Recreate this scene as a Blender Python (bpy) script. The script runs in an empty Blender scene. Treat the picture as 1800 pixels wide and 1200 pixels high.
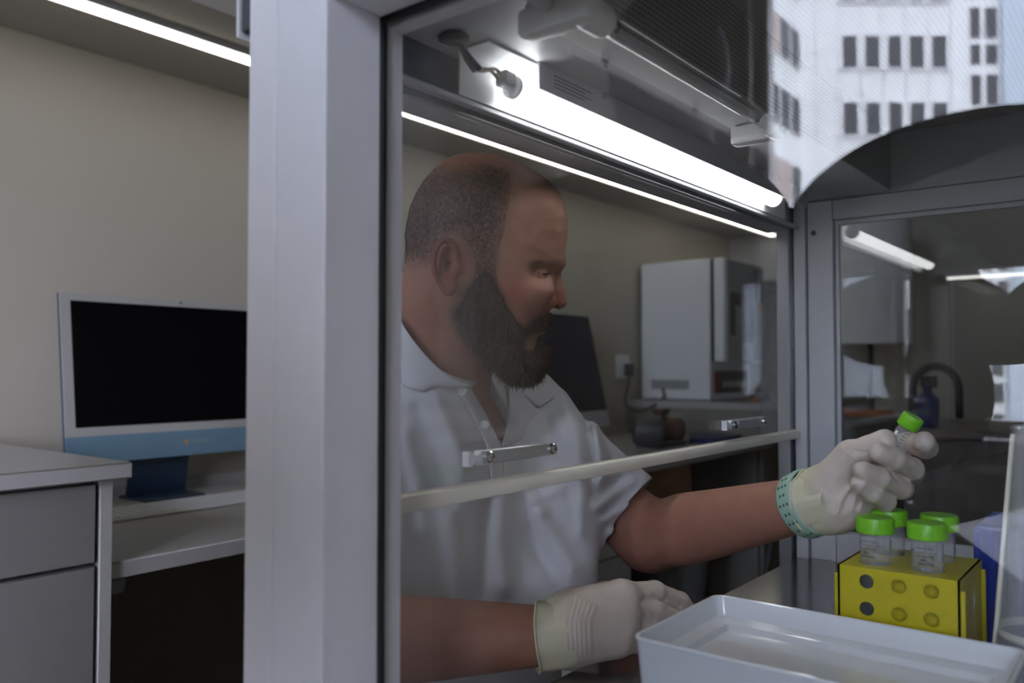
import bpy, bmesh, math, random
import numpy as np
from mathutils import Vector, Matrix

random.seed(7); RNG = np.random.default_rng(7)
scn = bpy.context.scene
COL = scn.collection

# ------------------------------------------------------------------ camera
ZC = 1.08                      # lens height
FPX = 1462.0                   # focal length in pixels of the 1800x1200 frame
YAW = math.atan(1156 / FPX)
PITCH = math.radians(1.8)
S_, C_ = math.sin(YAW), math.cos(YAW)
cam_d = bpy.data.cameras.new('camera'); cam = bpy.data.objects.new('camera', cam_d); COL.objects.link(cam)
cam_d.sensor_width = 36; cam_d.lens = FPX / 1800 * 36; cam_d.clip_start = 0.02; cam_d.clip_end = 300
cam.location = (0, 0, ZC); cam.rotation_euler = (math.pi / 2 + PITCH, 0, YAW)
cam_d.dof.use_dof = True; cam_d.dof.focus_distance = 0.98; cam_d.dof.aperture_fstop = 4.5
scn.camera = cam

# ------------------------------------------------------------------ world, exposure
world = bpy.data.worlds.new('sky'); scn.world = world; world.use_nodes = True
bg = world.node_tree.nodes['Background']
bg.inputs[0].default_value = (0.80, 0.81, 1.0, 1); bg.inputs[1].default_value = 16.0     # even overcast sky
vs = scn.view_settings
vs.view_transform = 'Standard'; vs.look = 'None'; vs.gamma = 1.0; vs.use_curve_mapping = False; vs.exposure = 0.63
scn.cycles.transparent_max_bounces = 24
scn.cycles.max_bounces = 5; scn.cycles.diffuse_bounces = 4; scn.cycles.glossy_bounces = 3; scn.cycles.use_guiding = True; scn.cycles.use_light_tree = False
scn.cycles.use_adaptive_sampling = True; scn.cycles.adaptive_threshold = 0.03
scn.cycles.sample_clamp_indirect = 0.0
LED_E, TUBE_E = 3.8, 6.5        # strip light and hood tube

# ------------------------------------------------------------------ projection helpers
VR = np.array([C_, S_, 0.]); VFH = np.array([-S_, C_, 0.]); VZ = np.array([0, 0, 1.])
VF = VFH * math.cos(PITCH) + VZ * math.sin(PITCH)
VU = -VFH * math.sin(PITCH) + VZ * math.cos(PITCH)
CAMP = np.array([0, 0, ZC])
def ray(px, py): return VF + VR * ((px - 900) / FPX) + VU * ((600 - py) / FPX)
def P(px, py, F): return CAMP + ray(px, py) * F
def Z(d): return ZC + d
YG = 0.4275                    # plane of the near side pane
def mirror(p): return np.array([p[0], 2 * YG - p[1], p[2]])
def Pm(px, py, D):             # a point seen mirrored in the near pane, D = horizontal distance along the view
    r = ray(px, py); return mirror(CAMP + r * (D / r.dot(VFH)))

# ------------------------------------------------------------------ materials
def nt(m): m.use_nodes = True; return m.node_tree.nodes, m.node_tree.links
def mat(name, col, rough=0.5, metal=0.0, var=0.04, vscale=12.0, bump=0.0, bscale=200.0, spec=0.5, coat=0.0, sss=0.0, alpha=None, stretch=None):
    m = bpy.data.materials.new(name); N, L = nt(m); b = N['Principled BSDF']
    tc = N.new('ShaderNodeTexCoord'); src = tc.outputs['Object']
    if stretch:
        mp = N.new('ShaderNodeMapping'); mp.inputs['Scale'].default_value = stretch; L.new(src, mp.inputs[0]); src = mp.outputs[0]
    n = N.new('ShaderNodeTexNoise'); n.inputs['Scale'].default_value = vscale; n.inputs['Detail'].default_value = 4; L.new(src, n.inputs['Vector'])
    r = N.new('ShaderNodeValToRGB'); r.color_ramp.elements[0].position = 0.3; r.color_ramp.elements[1].position = 0.7
    r.color_ramp.elements[0].color = (*[c * (1 - var) for c in col], 1); r.color_ramp.elements[1].color = (*[min(1, c * (1 + var)) for c in col], 1)
    L.new(n.outputs[0], r.inputs[0]); L.new(r.outputs[0], b.inputs['Base Color'])
    b.inputs['Roughness'].default_value = rough; b.inputs['Metallic'].default_value = metal
    b.inputs['Specular IOR Level'].default_value = spec; b.inputs['Coat Weight'].default_value = coat
    if sss: b.inputs['Subsurface Weight'].default_value = sss; b.inputs['Subsurface Radius'].default_value = (0.012, 0.005, 0.003); b.inputs['Subsurface Scale'].default_value = 0.5
    if bump:
        n2 = N.new('ShaderNodeTexNoise'); n2.inputs['Scale'].default_value = bscale; n2.inputs['Detail'].default_value = 3; L.new(src, n2.inputs['Vector'])
        bp = N.new('ShaderNodeBump'); bp.inputs['Strength'].default_value = bump; bp.inputs['Distance'].default_value = 0.001
        L.new(n2.outputs[0], bp.inputs['Height']); L.new(bp.outputs[0], b.inputs['Normal'])
    return m
def emit(name, col, e):
    m = bpy.data.materials.new(name); N, L = nt(m); N.remove(N['Principled BSDF'])
    s = N.new('ShaderNodeEmission'); s.inputs[0].default_value = (*col, 1); s.inputs[1].default_value = e
    L.new(s.outputs[0], N['Material Output'].inputs[0]); return m
def glass(name, tint=(0.994, 0.995, 0.994), r0=0.05, haze=0.0, hazecol=(0.8, 0.8, 0.8), rough=0.0):
    m = bpy.data.materials.new(name); N, L = nt(m); N.remove(N['Principled BSDF'])
    lw = N.new('ShaderNodeLayerWeight'); lw.inputs[0].default_value = 0.5
    pw = N.new('ShaderNodeMath'); pw.operation = 'POWER'; pw.inputs[1].default_value = 5; L.new(lw.outputs['Facing'], pw.inputs[0])
    ma = N.new('ShaderNodeMath'); ma.operation = 'MULTIPLY_ADD'; ma.inputs[1].default_value = 1 - r0; ma.inputs[2].default_value = r0; L.new(pw.outputs[0], ma.inputs[0])
    t = N.new('ShaderNodeBsdfTransparent'); t.inputs[0].default_value = (*tint, 1)
    g = N.new('ShaderNodeBsdfGlossy'); g.inputs['Roughness'].default_value = rough
    base = t.outputs[0]
    if haze:
        d = N.new('ShaderNodeBsdfDiffuse'); d.inputs[0].default_value = (*hazecol, 1)
        m0 = N.new('ShaderNodeMixShader'); m0.inputs[0].default_value = haze; L.new(base, m0.inputs[1]); L.new(d.outputs[0], m0.inputs[2]); base = m0.outputs[0]
    mx = N.new('ShaderNodeMixShader'); L.new(ma.outputs[0], mx.inputs[0]); L.new(base, mx.inputs[1]); L.new(g.outputs[0], mx.inputs[2])
    L.new(mx.outputs[0], N['Material Output'].inputs[0]); return m
def perforated(name):
    m = mat(name, (0.30, 0.30, 0.30), 0.45, 0.3); N, L = m.node_tree.nodes, m.node_tree.links; b = N['Principled BSDF']
    tc = N.new('ShaderNodeTexCoord'); vo = N.new('ShaderNodeTexVoronoi'); vo.inputs['Scale'].default_value = 190; vo.inputs['Randomness'].default_value = 0.0
    L.new(tc.outputs['Object'], vo.inputs['Vector'])
    r = N.new('ShaderNodeValToRGB'); r.color_ramp.elements[0].position = 0.30; r.color_ramp.elements[1].position = 0.42
    r.color_ramp.elements[0].color = (0.05, 0.05, 0.05, 1); r.color_ramp.elements[1].color = (0.42, 0.42, 0.41, 1)
    L.new(vo.outputs['Distance'], r.inputs[0]); L.new(r.outputs[0], b.inputs['Base Color']); return m
M = {}
M['wall'] = mat('painted_wall', (0.385, 0.354, 0.295), 0.8, var=0.02, vscale=2, bump=0.05, bscale=90)
M['ceil'] = mat('painted_ceiling', (0.38, 0.36, 0.32), 0.85, var=0.02, vscale=2)
M['floor'] = mat('floor_vinyl', (0.16, 0.13, 0.10), 0.45, var=0.12, vscale=6)
M['white_lam'] = mat('white_laminate', (0.38, 0.365, 0.35), 0.35, var=0.015, vscale=3)
M['grey_lam'] = mat('grey_laminate', (0.19, 0.18, 0.17), 0.45, var=0.02, vscale=3)
M['dark_gap'] = mat('shadow_gap_black', (0.02, 0.02, 0.02), 0.8)
M['powder'] = mat('powder_coat_white', (0.82, 0.825, 0.86), 0.42, var=0.012, vscale=30, bump=0.12, bscale=900)
M['hood_grey'] = mat('hood_grey_enamel', (0.50, 0.51, 0.535), 0.42, var=0.015, vscale=20, bump=0.06, bscale=700)
M['alu'] = mat('brushed_aluminium', (0.55, 0.56, 0.58), 0.38, 0.75, var=0.05, vscale=40, stretch=(1, 1, 0.05))
M['steel'] = mat('stainless_worktop', (0.30, 0.29, 0.285), 0.17, 0.9, var=0.06, vscale=30, stretch=(0.1, 3, 1))
M['chrome'] = mat('bright_steel', (0.7, 0.7, 0.7), 0.18, 1.0)
M['black'] = mat('black_rubber', (0.012, 0.012, 0.013), 0.55)
M['fascia'] = mat('shaded_fascia_panel', (0.07, 0.08, 0.095), 0.5)  # shadow on the inside of the fascia, painted as a dark base colour
M['perf'] = perforated('perforated_diffuser')
M['glass'] = glass('clear_float_glass')
M['side_glass'] = glass('side_window_glass', r0=0.041)
M['glass_uv'] = glass('quartz_tube_glass', r0=0.06)
M['milky'] = mat('milky_seal_bar', (0.95, 0.90, 0.76), 0.4, var=0.06, vscale=14, sss=0.0)
M['tube'] = emit('lit_tube', (0.96, 0.98, 1.0), TUBE_E)
M['led'] = emit('lit_led_diffuser', (1.0, 0.95, 0.84), LED_E)
M['plastic_w'] = mat('white_plastic', (0.72, 0.73, 0.74), 0.28, var=0.01)
M['tray'] = mat('glossy_white_melamine', (0.66, 0.68, 0.70), 0.12, var=0.008, coat=0.4)
M['screen'] = mat('black_screen_glass', (0.003, 0.003, 0.004), 0.12, spec=0.25)
M['imac_bezel'] = mat('pale_screen_bezel', (0.34, 0.335, 0.315), 0.3)
M['imac_blue'] = mat('pale_blue_chin', (0.13, 0.215, 0.28), 0.35)
M['imac_stand'] = mat('blue_aluminium_stand', (0.035, 0.06, 0.105), 0.35, 0.3)
M['grey_alu'] = mat('silver_aluminium', (0.5, 0.5, 0.52), 0.35, 0.6)
M['screen_grey'] = mat('violet_black_screen', (0.030, 0.024, 0.034), 0.3, spec=0.3)
M['logo'] = mat('orange_print', (0.5, 0.26, 0.02), 0.5)
M['logo_grey'] = mat('grey_print', (0.20, 0.26, 0.27), 0.5)
M['yellow'] = mat('yellow_polypropylene', (0.46, 0.39, 0.006), 0.38, var=0.03)
M['green'] = mat('lime_green_cap', (0.17, 0.50, 0.014), 0.35, var=0.02)
M['clear'] = glass('clear_polystyrene', tint=(0.93, 0.94, 0.94), r0=0.05, haze=0.15, rough=0.05)
M['clear_edge'] = glass('clear_acrylic_edge', tint=(0.93, 0.92, 0.84), r0=0.05, haze=0.8, hazecol=(0.75, 0.72, 0.6), rough=0.2)
M['print'] = mat('black_print', (0.02, 0.02, 0.022), 0.6)
M['blue'] = mat('royal_blue_plastic', (0.008, 0.035, 0.30), 0.35, stretch=(30, 30, 0.2), var=0.25, vscale=6)
M['navy'] = mat('navy_plastic', (0.012, 0.02, 0.10), 0.4)
M['bronze'] = mat('bronze_brown_metal', (0.085, 0.038, 0.018), 0.45, 0.3, var=0.2, vscale=30)
M['darkgrey'] = mat('dark_grey_metal', (0.07, 0.065, 0.065), 0.5, 0.2)
M['wood'] = mat('reddish_wood', (0.22, 0.11, 0.06), 0.5, var=0.25, vscale=6, stretch=(8, 1, 8))
M['cream'] = mat('cream_paper', (0.6, 0.54, 0.42), 0.8)
M['shade'] = mat('white_lamp_shade', (0.62, 0.62, 0.60), 0.8)
M['orange_chair'] = mat('rust_brown_plastic', (0.26, 0.09, 0.035), 0.5)
M['facade'] = mat('white_facade_panel', (0.83, 0.87, 0.84), 0.7, var=0.03, vscale=0.4)
M['facade_blue'] = mat('pale_blue_facade', (0.55, 0.64, 0.70), 0.7, var=0.03, vscale=0.4)
M['win_dark'] = mat('dark_window_pane', (0.085, 0.09, 0.095), 0.35, spec=0.15)
M['blind'] = mat('beige_blind', (0.50, 0.40, 0.34), 0.8)
M['win_frame'] = mat('light_window_frame', (0.62, 0.63, 0.63), 0.6)
M['lawn'] = mat('lawn', (0.10, 0.13, 0.05), 0.9, var=0.3, vscale=2)
M['hedge'] = mat('hedge_leaves', (0.16, 0.15, 0.05), 0.9, var=0.4, vscale=3)
M['jacket'] = mat('dark_jacket', (0.035, 0.032, 0.03), 0.9)
M['mint'] = mat('mint_silicone', (0.33, 0.47, 0.37), 0.5)
M['mint_hole'] = mat('green_hole', (0.05, 0.16, 0.09), 0.7)

# ------------------------------------------------------------------ mesh helpers
def link(name, me, m=None, parent=None, smooth=False):
    o = bpy.data.objects.new(name, me); COL.objects.link(o)
    if m is not None: me.materials.append(m)
    if smooth: me.polygons.foreach_set('use_smooth', [True] * len(me.polygons))
    if parent: o.parent = parent; o.matrix_parent_inverse = parent.matrix_world.inverted()
    return o
def tag(o, label=None, cat=None, group=None, kind=None):
    for k, v in (('label', label), ('category', cat), ('group', group), ('kind', kind)):
        if v: o[k] = v
    return o
def empty(name, loc, label, cat, group=None):
    o = bpy.data.objects.new(name, None); COL.objects.link(o); o.location = Vector(loc); o.empty_display_size = 0.02
    o.matrix_world = Matrix.Translation(Vector(loc))
    return tag(o, label, cat, group)
class MB:
    def __init__(s): s.v = []; s.f = []
    def add(s, vs, fs):
        b = len(s.v); s.v += [tuple(float(c) for c in x) for x in vs]; s.f += [tuple(b + i for i in f) for f in fs]; return s
    def box(s, x0, x1, y0, y1, z0, z1, bev=0.0, seg=1):
        bm = bmesh.new()
        vs = [bm.verts.new(p) for p in ((x0,y0,z0),(x1,y0,z0),(x1,y1,z0),(x0,y1,z0),(x0,y0,z1),(x1,y0,z1),(x1,y1,z1),(x0,y1,z1))]
        for f in ((3,2,1,0),(4,5,6,7),(0,1,5,4),(1,2,6,5),(2,3,7,6),(3,0,4,7)): bm.faces.new([vs[i] for i in f])
        if bev: bmesh.ops.bevel(bm, geom=bm.edges[:], offset=bev, segments=seg, affect='EDGES', profile=0.5)
        bm.verts.index_update()
        s.add([v.co for v in bm.verts], [[v.index for v in f.verts] for f in bm.faces]); bm.free(); return s
    def tube(s, pts, rad, n=12, caps=True):
        pts = [np.array(p, float) for p in pts]; k = len(pts)
        rads = rad if hasattr(rad, '__len__') else [rad] * k
        base = []; ref = None
        for i, p in enumerate(pts):
            t = pts[min(i + 1, k - 1)] - pts[max(i - 1, 0)]; t /= np.linalg.norm(t)
            if ref is None: ref = np.array([0, 0, 1.]) if abs(t[2]) < .9 else np.array([1., 0, 0])
            a = np.cross(t, ref); a /= np.linalg.norm(a); b = np.cross(t, a); ref = -np.cross(t, a) if False else ref - t * ref.dot(t); ref /= np.linalg.norm(ref)
            base += [p + rads[i] * (a * math.cos(2 * math.pi * j / n) + b * math.sin(2 * math.pi * j / n)) for j in range(n)]
        fs = [(i*n+j, i*n+(j+1)%n, (i+1)*n+(j+1)%n, (i+1)*n+j) for i in range(k-1) for j in range(n)]
        if caps: fs += [tuple(range(n))[::-1], tuple((k-1)*n + j for j in range(n))]
        return s.add(base, fs)
    def lathe(s, prof, c=(0,0,0), axis=(0,0,1), n=28, cap0=True, cap1=True):
        ax = np.array(axis, float); ax /= np.linalg.norm(ax)
        a = np.cross(ax, [0,0,1.]) if abs(ax[2]) < .9 else np.cross(ax, [1.,0,0]); a /= np.linalg.norm(a); b = np.cross(ax, a); c = np.array(c, float)
        k = len(prof)
        vs = [c + ax*h + r*(a*math.cos(2*math.pi*j/n) + b*math.sin(2*math.pi*j/n)) for r, h in prof for j in range(n)]
        fs = [(i*n+j, i*n+(j+1)%n, (i+1)*n+(j+1)%n, (i+1)*n+j) for i in range(k-1) for j in range(n)]
        if cap0: fs.append(tuple(range(n))[::-1])
        if cap1: fs.append(tuple((k-1)*n+j for j in range(n)))
        return s.add(vs, fs)
    def prism(s, poly, d):     # poly: list of 3-D points, d: extrusion vector
        n = len(poly); d = np.array(d, float); A = [np.array(p, float) for p in poly]
        return s.add(A + [p + d for p in A], [tuple(range(n))[::-1], tuple(range(n, 2*n))] + [(i, (i+1)%n, n+(i+1)%n, n+i) for i in range(n)])
    def grid(s, rows):
        m = len(rows[0]); vs = [p for r in rows for p in r]
        return s.add(vs, [(i*m+j, i*m+j+1, (i+1)*m+j+1, (i+1)*m+j) for i in range(len(rows)-1) for j in range(m-1)])
    def build(s, name, m=None, parent=None, smooth=False, auto=False):
        me = bpy.data.meshes.new(name); me.from_pydata(s.v, [], s.f); me.update()
        bm = bmesh.new(); bm.from_mesh(me); bmesh.ops.recalc_face_normals(bm, faces=bm.faces)
        if auto:
            for e in bm.edges: e.smooth = e.calc_face_angle(0) < math.radians(38)
            smooth = True
        bm.to_mesh(me); bm.free()
        return link(name, me, m, parent, smooth)
def box(name, m, parent, *a, bev=0.0, seg=1): return MB().box(*a, bev=bev, seg=seg).build(name, m, parent, auto=bev > 0)
def struct(o, kind='structure'): o['kind'] = kind; return o
def bez(p, n=16):
    p = [np.array(q, float) for q in p]; out = []
    q = [2*p[0]-p[1]] + p + [2*p[-1]-p[-2]]
    for i in range(1, len(q)-2):
        for t in np.linspace(0, 1, n, endpoint=False):
            out.append(0.5*((2*q[i]) + (-q[i-1]+q[i+1])*t + (2*q[i-1]-5*q[i]+4*q[i+1]-q[i+2])*t*t + (-q[i-1]+3*q[i]-3*q[i+1]+q[i+2])*t**3))
    return out + [p[-1]]

# ================================================================== THE ROOM
XW, XR, YB, YE, ZT = -2.04, 2.3, -2.15, 5.25, 2.62
struct(box('floor', M['floor'], None, XW-.15, XR+.15, YB-.2, YE+.15, -.12, 0))
struct(box('ceiling', M['ceil'], None, XW-.15, XR+.15, YB-.2, YE+.15, ZT, ZT+.12))
struct(box('wall_left', M['wall'], None, XW-.15, XW, YB, YE, 0, ZT))
struct(box('wall_right', M['wall'], None, XR, XR+.15, YB, YE, 0, ZT))
struct(box('wall_far', M['wall'], None, XW-.15, XR+.15, YE, YE+.15, 0, ZT))
WX0, WX1, WZ0, WZ1 = -1.23, -.10, .86, 2.57
WIN = ((WX0, WX1), (.05, 1.20))  # second window is unseen, added to light the hood post and the face
w = MB(); xs = [XW-.15] + [x for ab in WIN for x in ab] + [XR+.15]
for k in range(0, len(xs), 2): w.box(xs[k], xs[k+1], YB-.2, YB, 0, ZT)
for a, b in WIN: w.box(a, b, YB-.2, YB, 0, WZ0); w.box(a, b, YB-.2, YB, WZ1, ZT)
struct(w.build('wall_window', M['wall']))
for k, (a, b) in enumerate(WIN):
    wf = MB(); t = .05
    wf.box(a, b, YB-.12, YB-.06, WZ0, WZ0+t); wf.box(a, b, YB-.12, YB-.06, WZ1-t, WZ1); wf.box(a, a+t, YB-.12, YB-.06, WZ0+t, WZ1-t); wf.box(b-t, b, YB-.12, YB-.06, WZ0+t, WZ1-t)
    win = struct(wf.build('window_%d' % (k+1), M['win_frame']))
    box('window_pane', M['glass'], win, a+t, b-t, YB-.093, YB-.087, WZ0+t, WZ1-t)
    box('window_sill', M['white_lam'], win, a-.04, b+.04, YB-.06, YB+.12, WZ0-.03, WZ0, bev=.004)
struct(box('trim_1', M['ceil'], None, XW, -1.586, YB, YE, Z(.765), ZT))          # low soffit along the wall
struct(box('baseboard_left', M['white_lam'], None, XW, XW+.012, YB, YE, 0, .07))

# long LED profile under the soffit
led = empty('led_strip_light', (-1.75, 2.0, Z(.765)), 'long thin glowing LED strip running under the soffit behind the man', 'strip light')
box('housing', M['grey_alu'], led, -1.772, -1.728, .35, 4.62, Z(.752), Z(.765))
box('diffuser', M['led'], led, -1.765, -1.735, .355, 4.60, Z(.744), Z(.752))

# drawer unit and counter at the left
XF = -1.315
drw = empty('drawer_cabinet', (-1.68, .2, 0), 'grey drawer cabinet under the raised white counter', 'cabinet')
box('body', M['grey_lam'], drw, XW+.001, XF-.022, -.75, .625, .08, Z(-.176))
box('end_panel', M['white_lam'], drw, XW+.001, XF, .626, .646, 0, Z(-.176), bev=.001)
box('plinth', M['dark_gap'], drw, XW+.02, XF-.06, -.75, .625, 0, .08)
for y0, y1 in ((-.72, -.065), (-.058, .620)):
    z1 = Z(-.181)
    for hgt in (.122, .30, .30):
        d = box('drawer', M['grey_lam'], drw, XF-.02, XF-.001, y0, y1, z1-hgt, z1, bev=.0015)
        z1 -= hgt + .005
tag(box('counter_worktop', M['white_lam'], None, XW+.001, XF+.018, -.76, .668, Z(-.175), Z(-.150), bev=.002), 'raised white worktop with square front edge over the grey drawers', 'worktop')

# desk run
desk = empty('wall_desk', (-1.69, 2.0, 0), 'long white wall desk with a thick edge and open knee space', 'desk')
box('desktop', M['white_lam'], desk, XW+.001, -1.33, .648, 3.46, Z(-.338), Z(-.311), bev=.002)
box('upstand', M['white_lam'], desk, XW+.0005, XW+.016, .65, 3.46, Z(-.311), Z(-.285))
box('cleat', M['grey_lam'], desk, -1.42, -1.36, .647, .69, Z(-.37), Z(-.338))
box('apron_panel', mat('brown_back_panel', (0.20, 0.17, 0.14), 0.7), desk, XW+.0005, XW+.012, .70, 3.46, .08, Z(-.338))
ped = empty('pedestal_cabinet', (-1.6, 2.45, 0), 'light grey drawer pedestal under the desk behind the man', 'cabinet')
box('body', mat('taupe_pedestal', (.36,.345,.31), .5), ped, -1.98, -1.372, 1.98, 2.32, .04, Z(-.340))
for k in range(3): box('drawer', mat('taupe_drawer', (.38,.365,.33), .5), ped, -1.371, -1.352, 1.982, 2.318, .05+k*.225, .05+k*.225+.221, bev=.0015)

# ------------------------------------------------------------------ blue all-in-one computer
imac = empty('desktop_computer', (-1.90, 1.05, Z(-.311)), 'white-bezelled all-in-one computer with pale blue chin and black screen', 'computer')
iy0, iy1, ixs, tilt = .823, 1.353, -1.905, math.radians(7.5)
def imac_pt(y, h, dx): return (ixs - (h - .25) * math.tan(tilt) + dx, y, Z(-.311) + h)
def slab(name, m, par, y0, y1, h0, h1, d0, d1):
    vs = [imac_pt(y, h, d) for h in (h0, h1) for y, d in ((y0, d0), (y1, d0), (y1, d1), (y0, d1))]
    return MB().add(vs, [(0,1,2,3),(7,6,5,4),(0,4,5,1),(1,5,6,2),(2,6,7,3),(3,7,4,0)]).build(name, m, par)
slab('back_shell', M['imac_stand'], imac, iy0, iy1, .098, .478, -.012, -.002)
slab('bezel', M['imac_bezel'], imac, iy0, iy1, .158, .478, -.002, .002)
slab('screen', M['screen'], imac, iy0+.022, iy1-.022, .178, .462, .002, .003)
ch = slab('chin', M['imac_blue'], imac, iy0, iy1, .098, .158, -.002, .0018)
yl, hl = 1.105, .131
MB().prism([imac_pt(yl + a, hl + b, .0018) for a, b in ((-.008,.006),(-.002,.003),(.0,.0),(.002,.003),(.008,.006),(.003,-.002),(0,-.009),(-.003,-.002))], (.0004, 0, 0)).build('emblem', M['logo'], ch)
for k in range(6):
    y = yl + .018 + k * .0075
    MB().prism([imac_pt(y + a, hl + b, .0018) for a, b in ((0,-.004),(.005,-.004),(.005,.004),(0,.004))], (.0003, 0, 0)).build('letter', M['logo_grey'], ch)
MB().add([(ixs-.012, y, Z(-.311)+h) for y, h in ((.985,.15),(1.135,.15))] + [(ixs-.035, y, Z(-.311)+.006) for y in (.985, 1.135)] +
         [(ixs-.016, y, Z(-.311)+h) for y, h in ((.985,.15),(1.135,.15))] + [(ixs-.042, y, Z(-.311)+.006) for y in (.985, 1.135)],
         [(0,1,3,2),(5,4,6,7),(0,2,6,4),(1,5,7,3),(2,3,7,6),(0,4,5,1)]).build('stand_neck', M['imac_stand'], imac)
box('stand_foot', M['imac_stand'], imac, ixs-.075, ixs+.055, .985, 1.135, Z(-.311), Z(-.305), bev=.002)
box('camera_dot', M['black'], imac, ixs-.0095, ixs-.0086, 1.098, 1.104, Z(-.311)+.468, Z(-.311)+.473)

kb = empty('computer_keyboard', (-1.70, 1.05, Z(-.311)), 'slim white keyboard lying in front of the blue computer', 'keyboard')
box('body', M['plastic_w'], kb, -1.80, -1.665, .78, 1.32, Z(-.311), Z(-.303), bev=.003)
kx = MB()
for r in range(5):
    for c in range(22): kx.box(-1.795 + r*.026, -1.795 + r*.026 + .022, .786 + c*.0242, .786 + c*.0242 + .021, Z(-.303), Z(-.301))
struct(kx.build('keys', M['plastic_w'], kb), 'stuff')

# ------------------------------------------------------------------ second, dark computer behind the man
im2 = empty('desktop_computer', (-1.86, 2.55, Z(-.311)), 'dark-screened computer with a silver chin standing behind the man', 'computer')
def tilted(name, m, par, y0, y1, s0, s1, d0, d1, x0=-1.80, z0=Z(-.236), tl=math.radians(13)):
    ux, uz = -math.sin(tl), math.cos(tl)
    vs = [(x0 + ux*s + uz*d, y, z0 + uz*s - ux*d) for s in (s0, s1) for y, d in ((y0, d0), (y1, d0), (y1, d1), (y0, d1))]
    return MB().add(vs, [(0,1,2,3),(7,6,5,4),(0,4,5,1),(1,5,6,2),(2,6,7,3),(3,7,4,0)]).build(name, m, par)
tilted('back_shell', M['grey_alu'], im2, 2.34, 2.92, 0, .46, -.012, -.002)
tilted('screen', M['screen_grey'], im2, 2.34, 2.92, .065, .46, -.002, .002)
tilted('chin', M['grey_alu'], im2, 2.34, 2.92, 0, .064, -.002, .002)
MB().tube([(-1.90, 2.55, Z(-.305)), (-1.88, 2.55, Z(-.10))], .035, 10).build('stand_neck', M['grey_alu'], im2, True)
box('stand_foot', M['grey_alu'], im2, -1.97, -1.80, 2.46, 2.64, Z(-.311), Z(-.305), bev=.002)

# ------------------------------------------------------------------ lab bench with the drying oven
bench = empty('lab_bench', (-1.7, 4.2, 0), 'raised white lab bench carrying the drying oven', 'bench')
box('carcass', mat('shaded_carcass', (.22,.2,.17), .5), bench, XW+.001, -1.40, 3.47, 5.24, .06, Z(-.185))  # shade below the worktop put into a darker carcass colour
box('worktop', M['white_lam'], bench, XW+.001, -1.38, 3.465, 5.245, Z(-.185), Z(-.155), bev=.003)
for k in range(3): box('cabinet_door', mat('shaded_door', (.24,.22,.19), .5), bench, -1.399, -1.382, 3.49+k*.58, 3.49+k*.58+.57, .08, Z(-.19), bev=.002)  # doors darkened for the same shade
OZ = Z(-.150)
oven = empty('drying_oven', (-1.8, 3.8, Z(-.155)), 'white lab drying oven with dark door window beside the wall', 'oven')
box('body', M['plastic_w'], oven, -2.02, -1.66, 3.57, 4.03, OZ, OZ+.655, bev=.006)
od = box('door', M['plastic_w'], oven, -1.645, -1.59, 3.575, 4.03, OZ+.175, OZ+.655, bev=.008)
box('door_seal', M['black'], oven, -1.66, -1.645, 3.585, 4.02, OZ+.18, OZ+.65)
box('door_face', mat('mid_grey_door', (0.33, 0.33, 0.34), 0.5), od, -1.59, -1.586, 3.60, 4.02, OZ+.18, OZ+.65)
for a, b, c, d in ((3.63, 3.68, .30, .50), (3.68, 3.80, .44, .50), (3.76, 3.90, .27, .545)):
    box('window_mark', M['black'], od, -1.5862, -1.584, a, b, OZ+c, OZ+d)
box('hazard_sticker', M['logo'], od, -1.586, -1.5845, 3.96, 4.01, OZ+.43, OZ+.475)
box('handle', M['darkgrey'], od, -1.586, -1.56, 3.93, 3.965, OZ+.47, OZ+.63, bev=.003)
box('control_panel', M['black'], oven, -1.66, -1.655, 3.62, 3.99, OZ+.03, OZ+.135)
box('panel_stripe', mat('red_print', (0.35, 0.03, 0.03), 0.5), oven, -1.655, -1.654, 3.60, 3.64, OZ+.03, OZ+.135)
for k in range(6): box('button', M['grey_alu'], oven, -1.655, -1.652, 3.70+k*.045, 3.725+k*.045, OZ+.06, OZ+.085)
for k in range(12): box('vent_slot', M['darkgrey'], oven, -1.96+k*.0165, -1.952+k*.0165, 3.566, 3.571, OZ+.048, OZ+.092)
for x in (-1.98, -1.70):
    for y in (3.61, 3.99): MB().lathe([(.02,0),(.018,.005)], (x, y, Z(-.155)), n=12).build('foot', M['black'], oven)
tag(MB().tube(bez([(-2.03,3.44,Z(-.02)),(-1.99,3.40,Z(-.06)),(-1.95,3.30,Z(-.16)),(-1.90,3.34,Z(-.2)),(-1.88,3.52,Z(-.148)),(-1.9,3.56,Z(-.10))],8), .006, 8).build('power_cable', M['darkgrey'], None, True), 'dark power cable looping from the wall socket to the oven', 'cable')
sock = empty('wall_socket', (XW+.01, 3.42, Z(.0)), 'white wall socket with dark plug left of the oven', 'socket')
box('plate', M['plastic_w'], sock, XW+.0005, XW+.012, 3.36, 3.47, Z(-.05), Z(.06), bev=.003)
box('plug', M['darkgrey'], sock, XW+.012, XW+.05, 3.42, 3.455, Z(-.04), Z(.02), bev=.004)
for i, (x, y, c) in enumerate(((-1.44, 3.56, 'wood'), (-1.45, 3.70, 'darkgrey'), (-1.44, 3.85, 'orange_chair'))):
    tag(MB().lathe([(.022,0),(.022,.03),(.015,.036)], (x, y, Z(-.155)), n=14).build('small_jar', M[c], None, auto=True), ['reddish small jar at the front of the oven bench', 'dark grey small jar between two brown ones on bench', 'rust small jar farthest along the oven bench'][i], 'jar', 'small jars in front of the oven')
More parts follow.
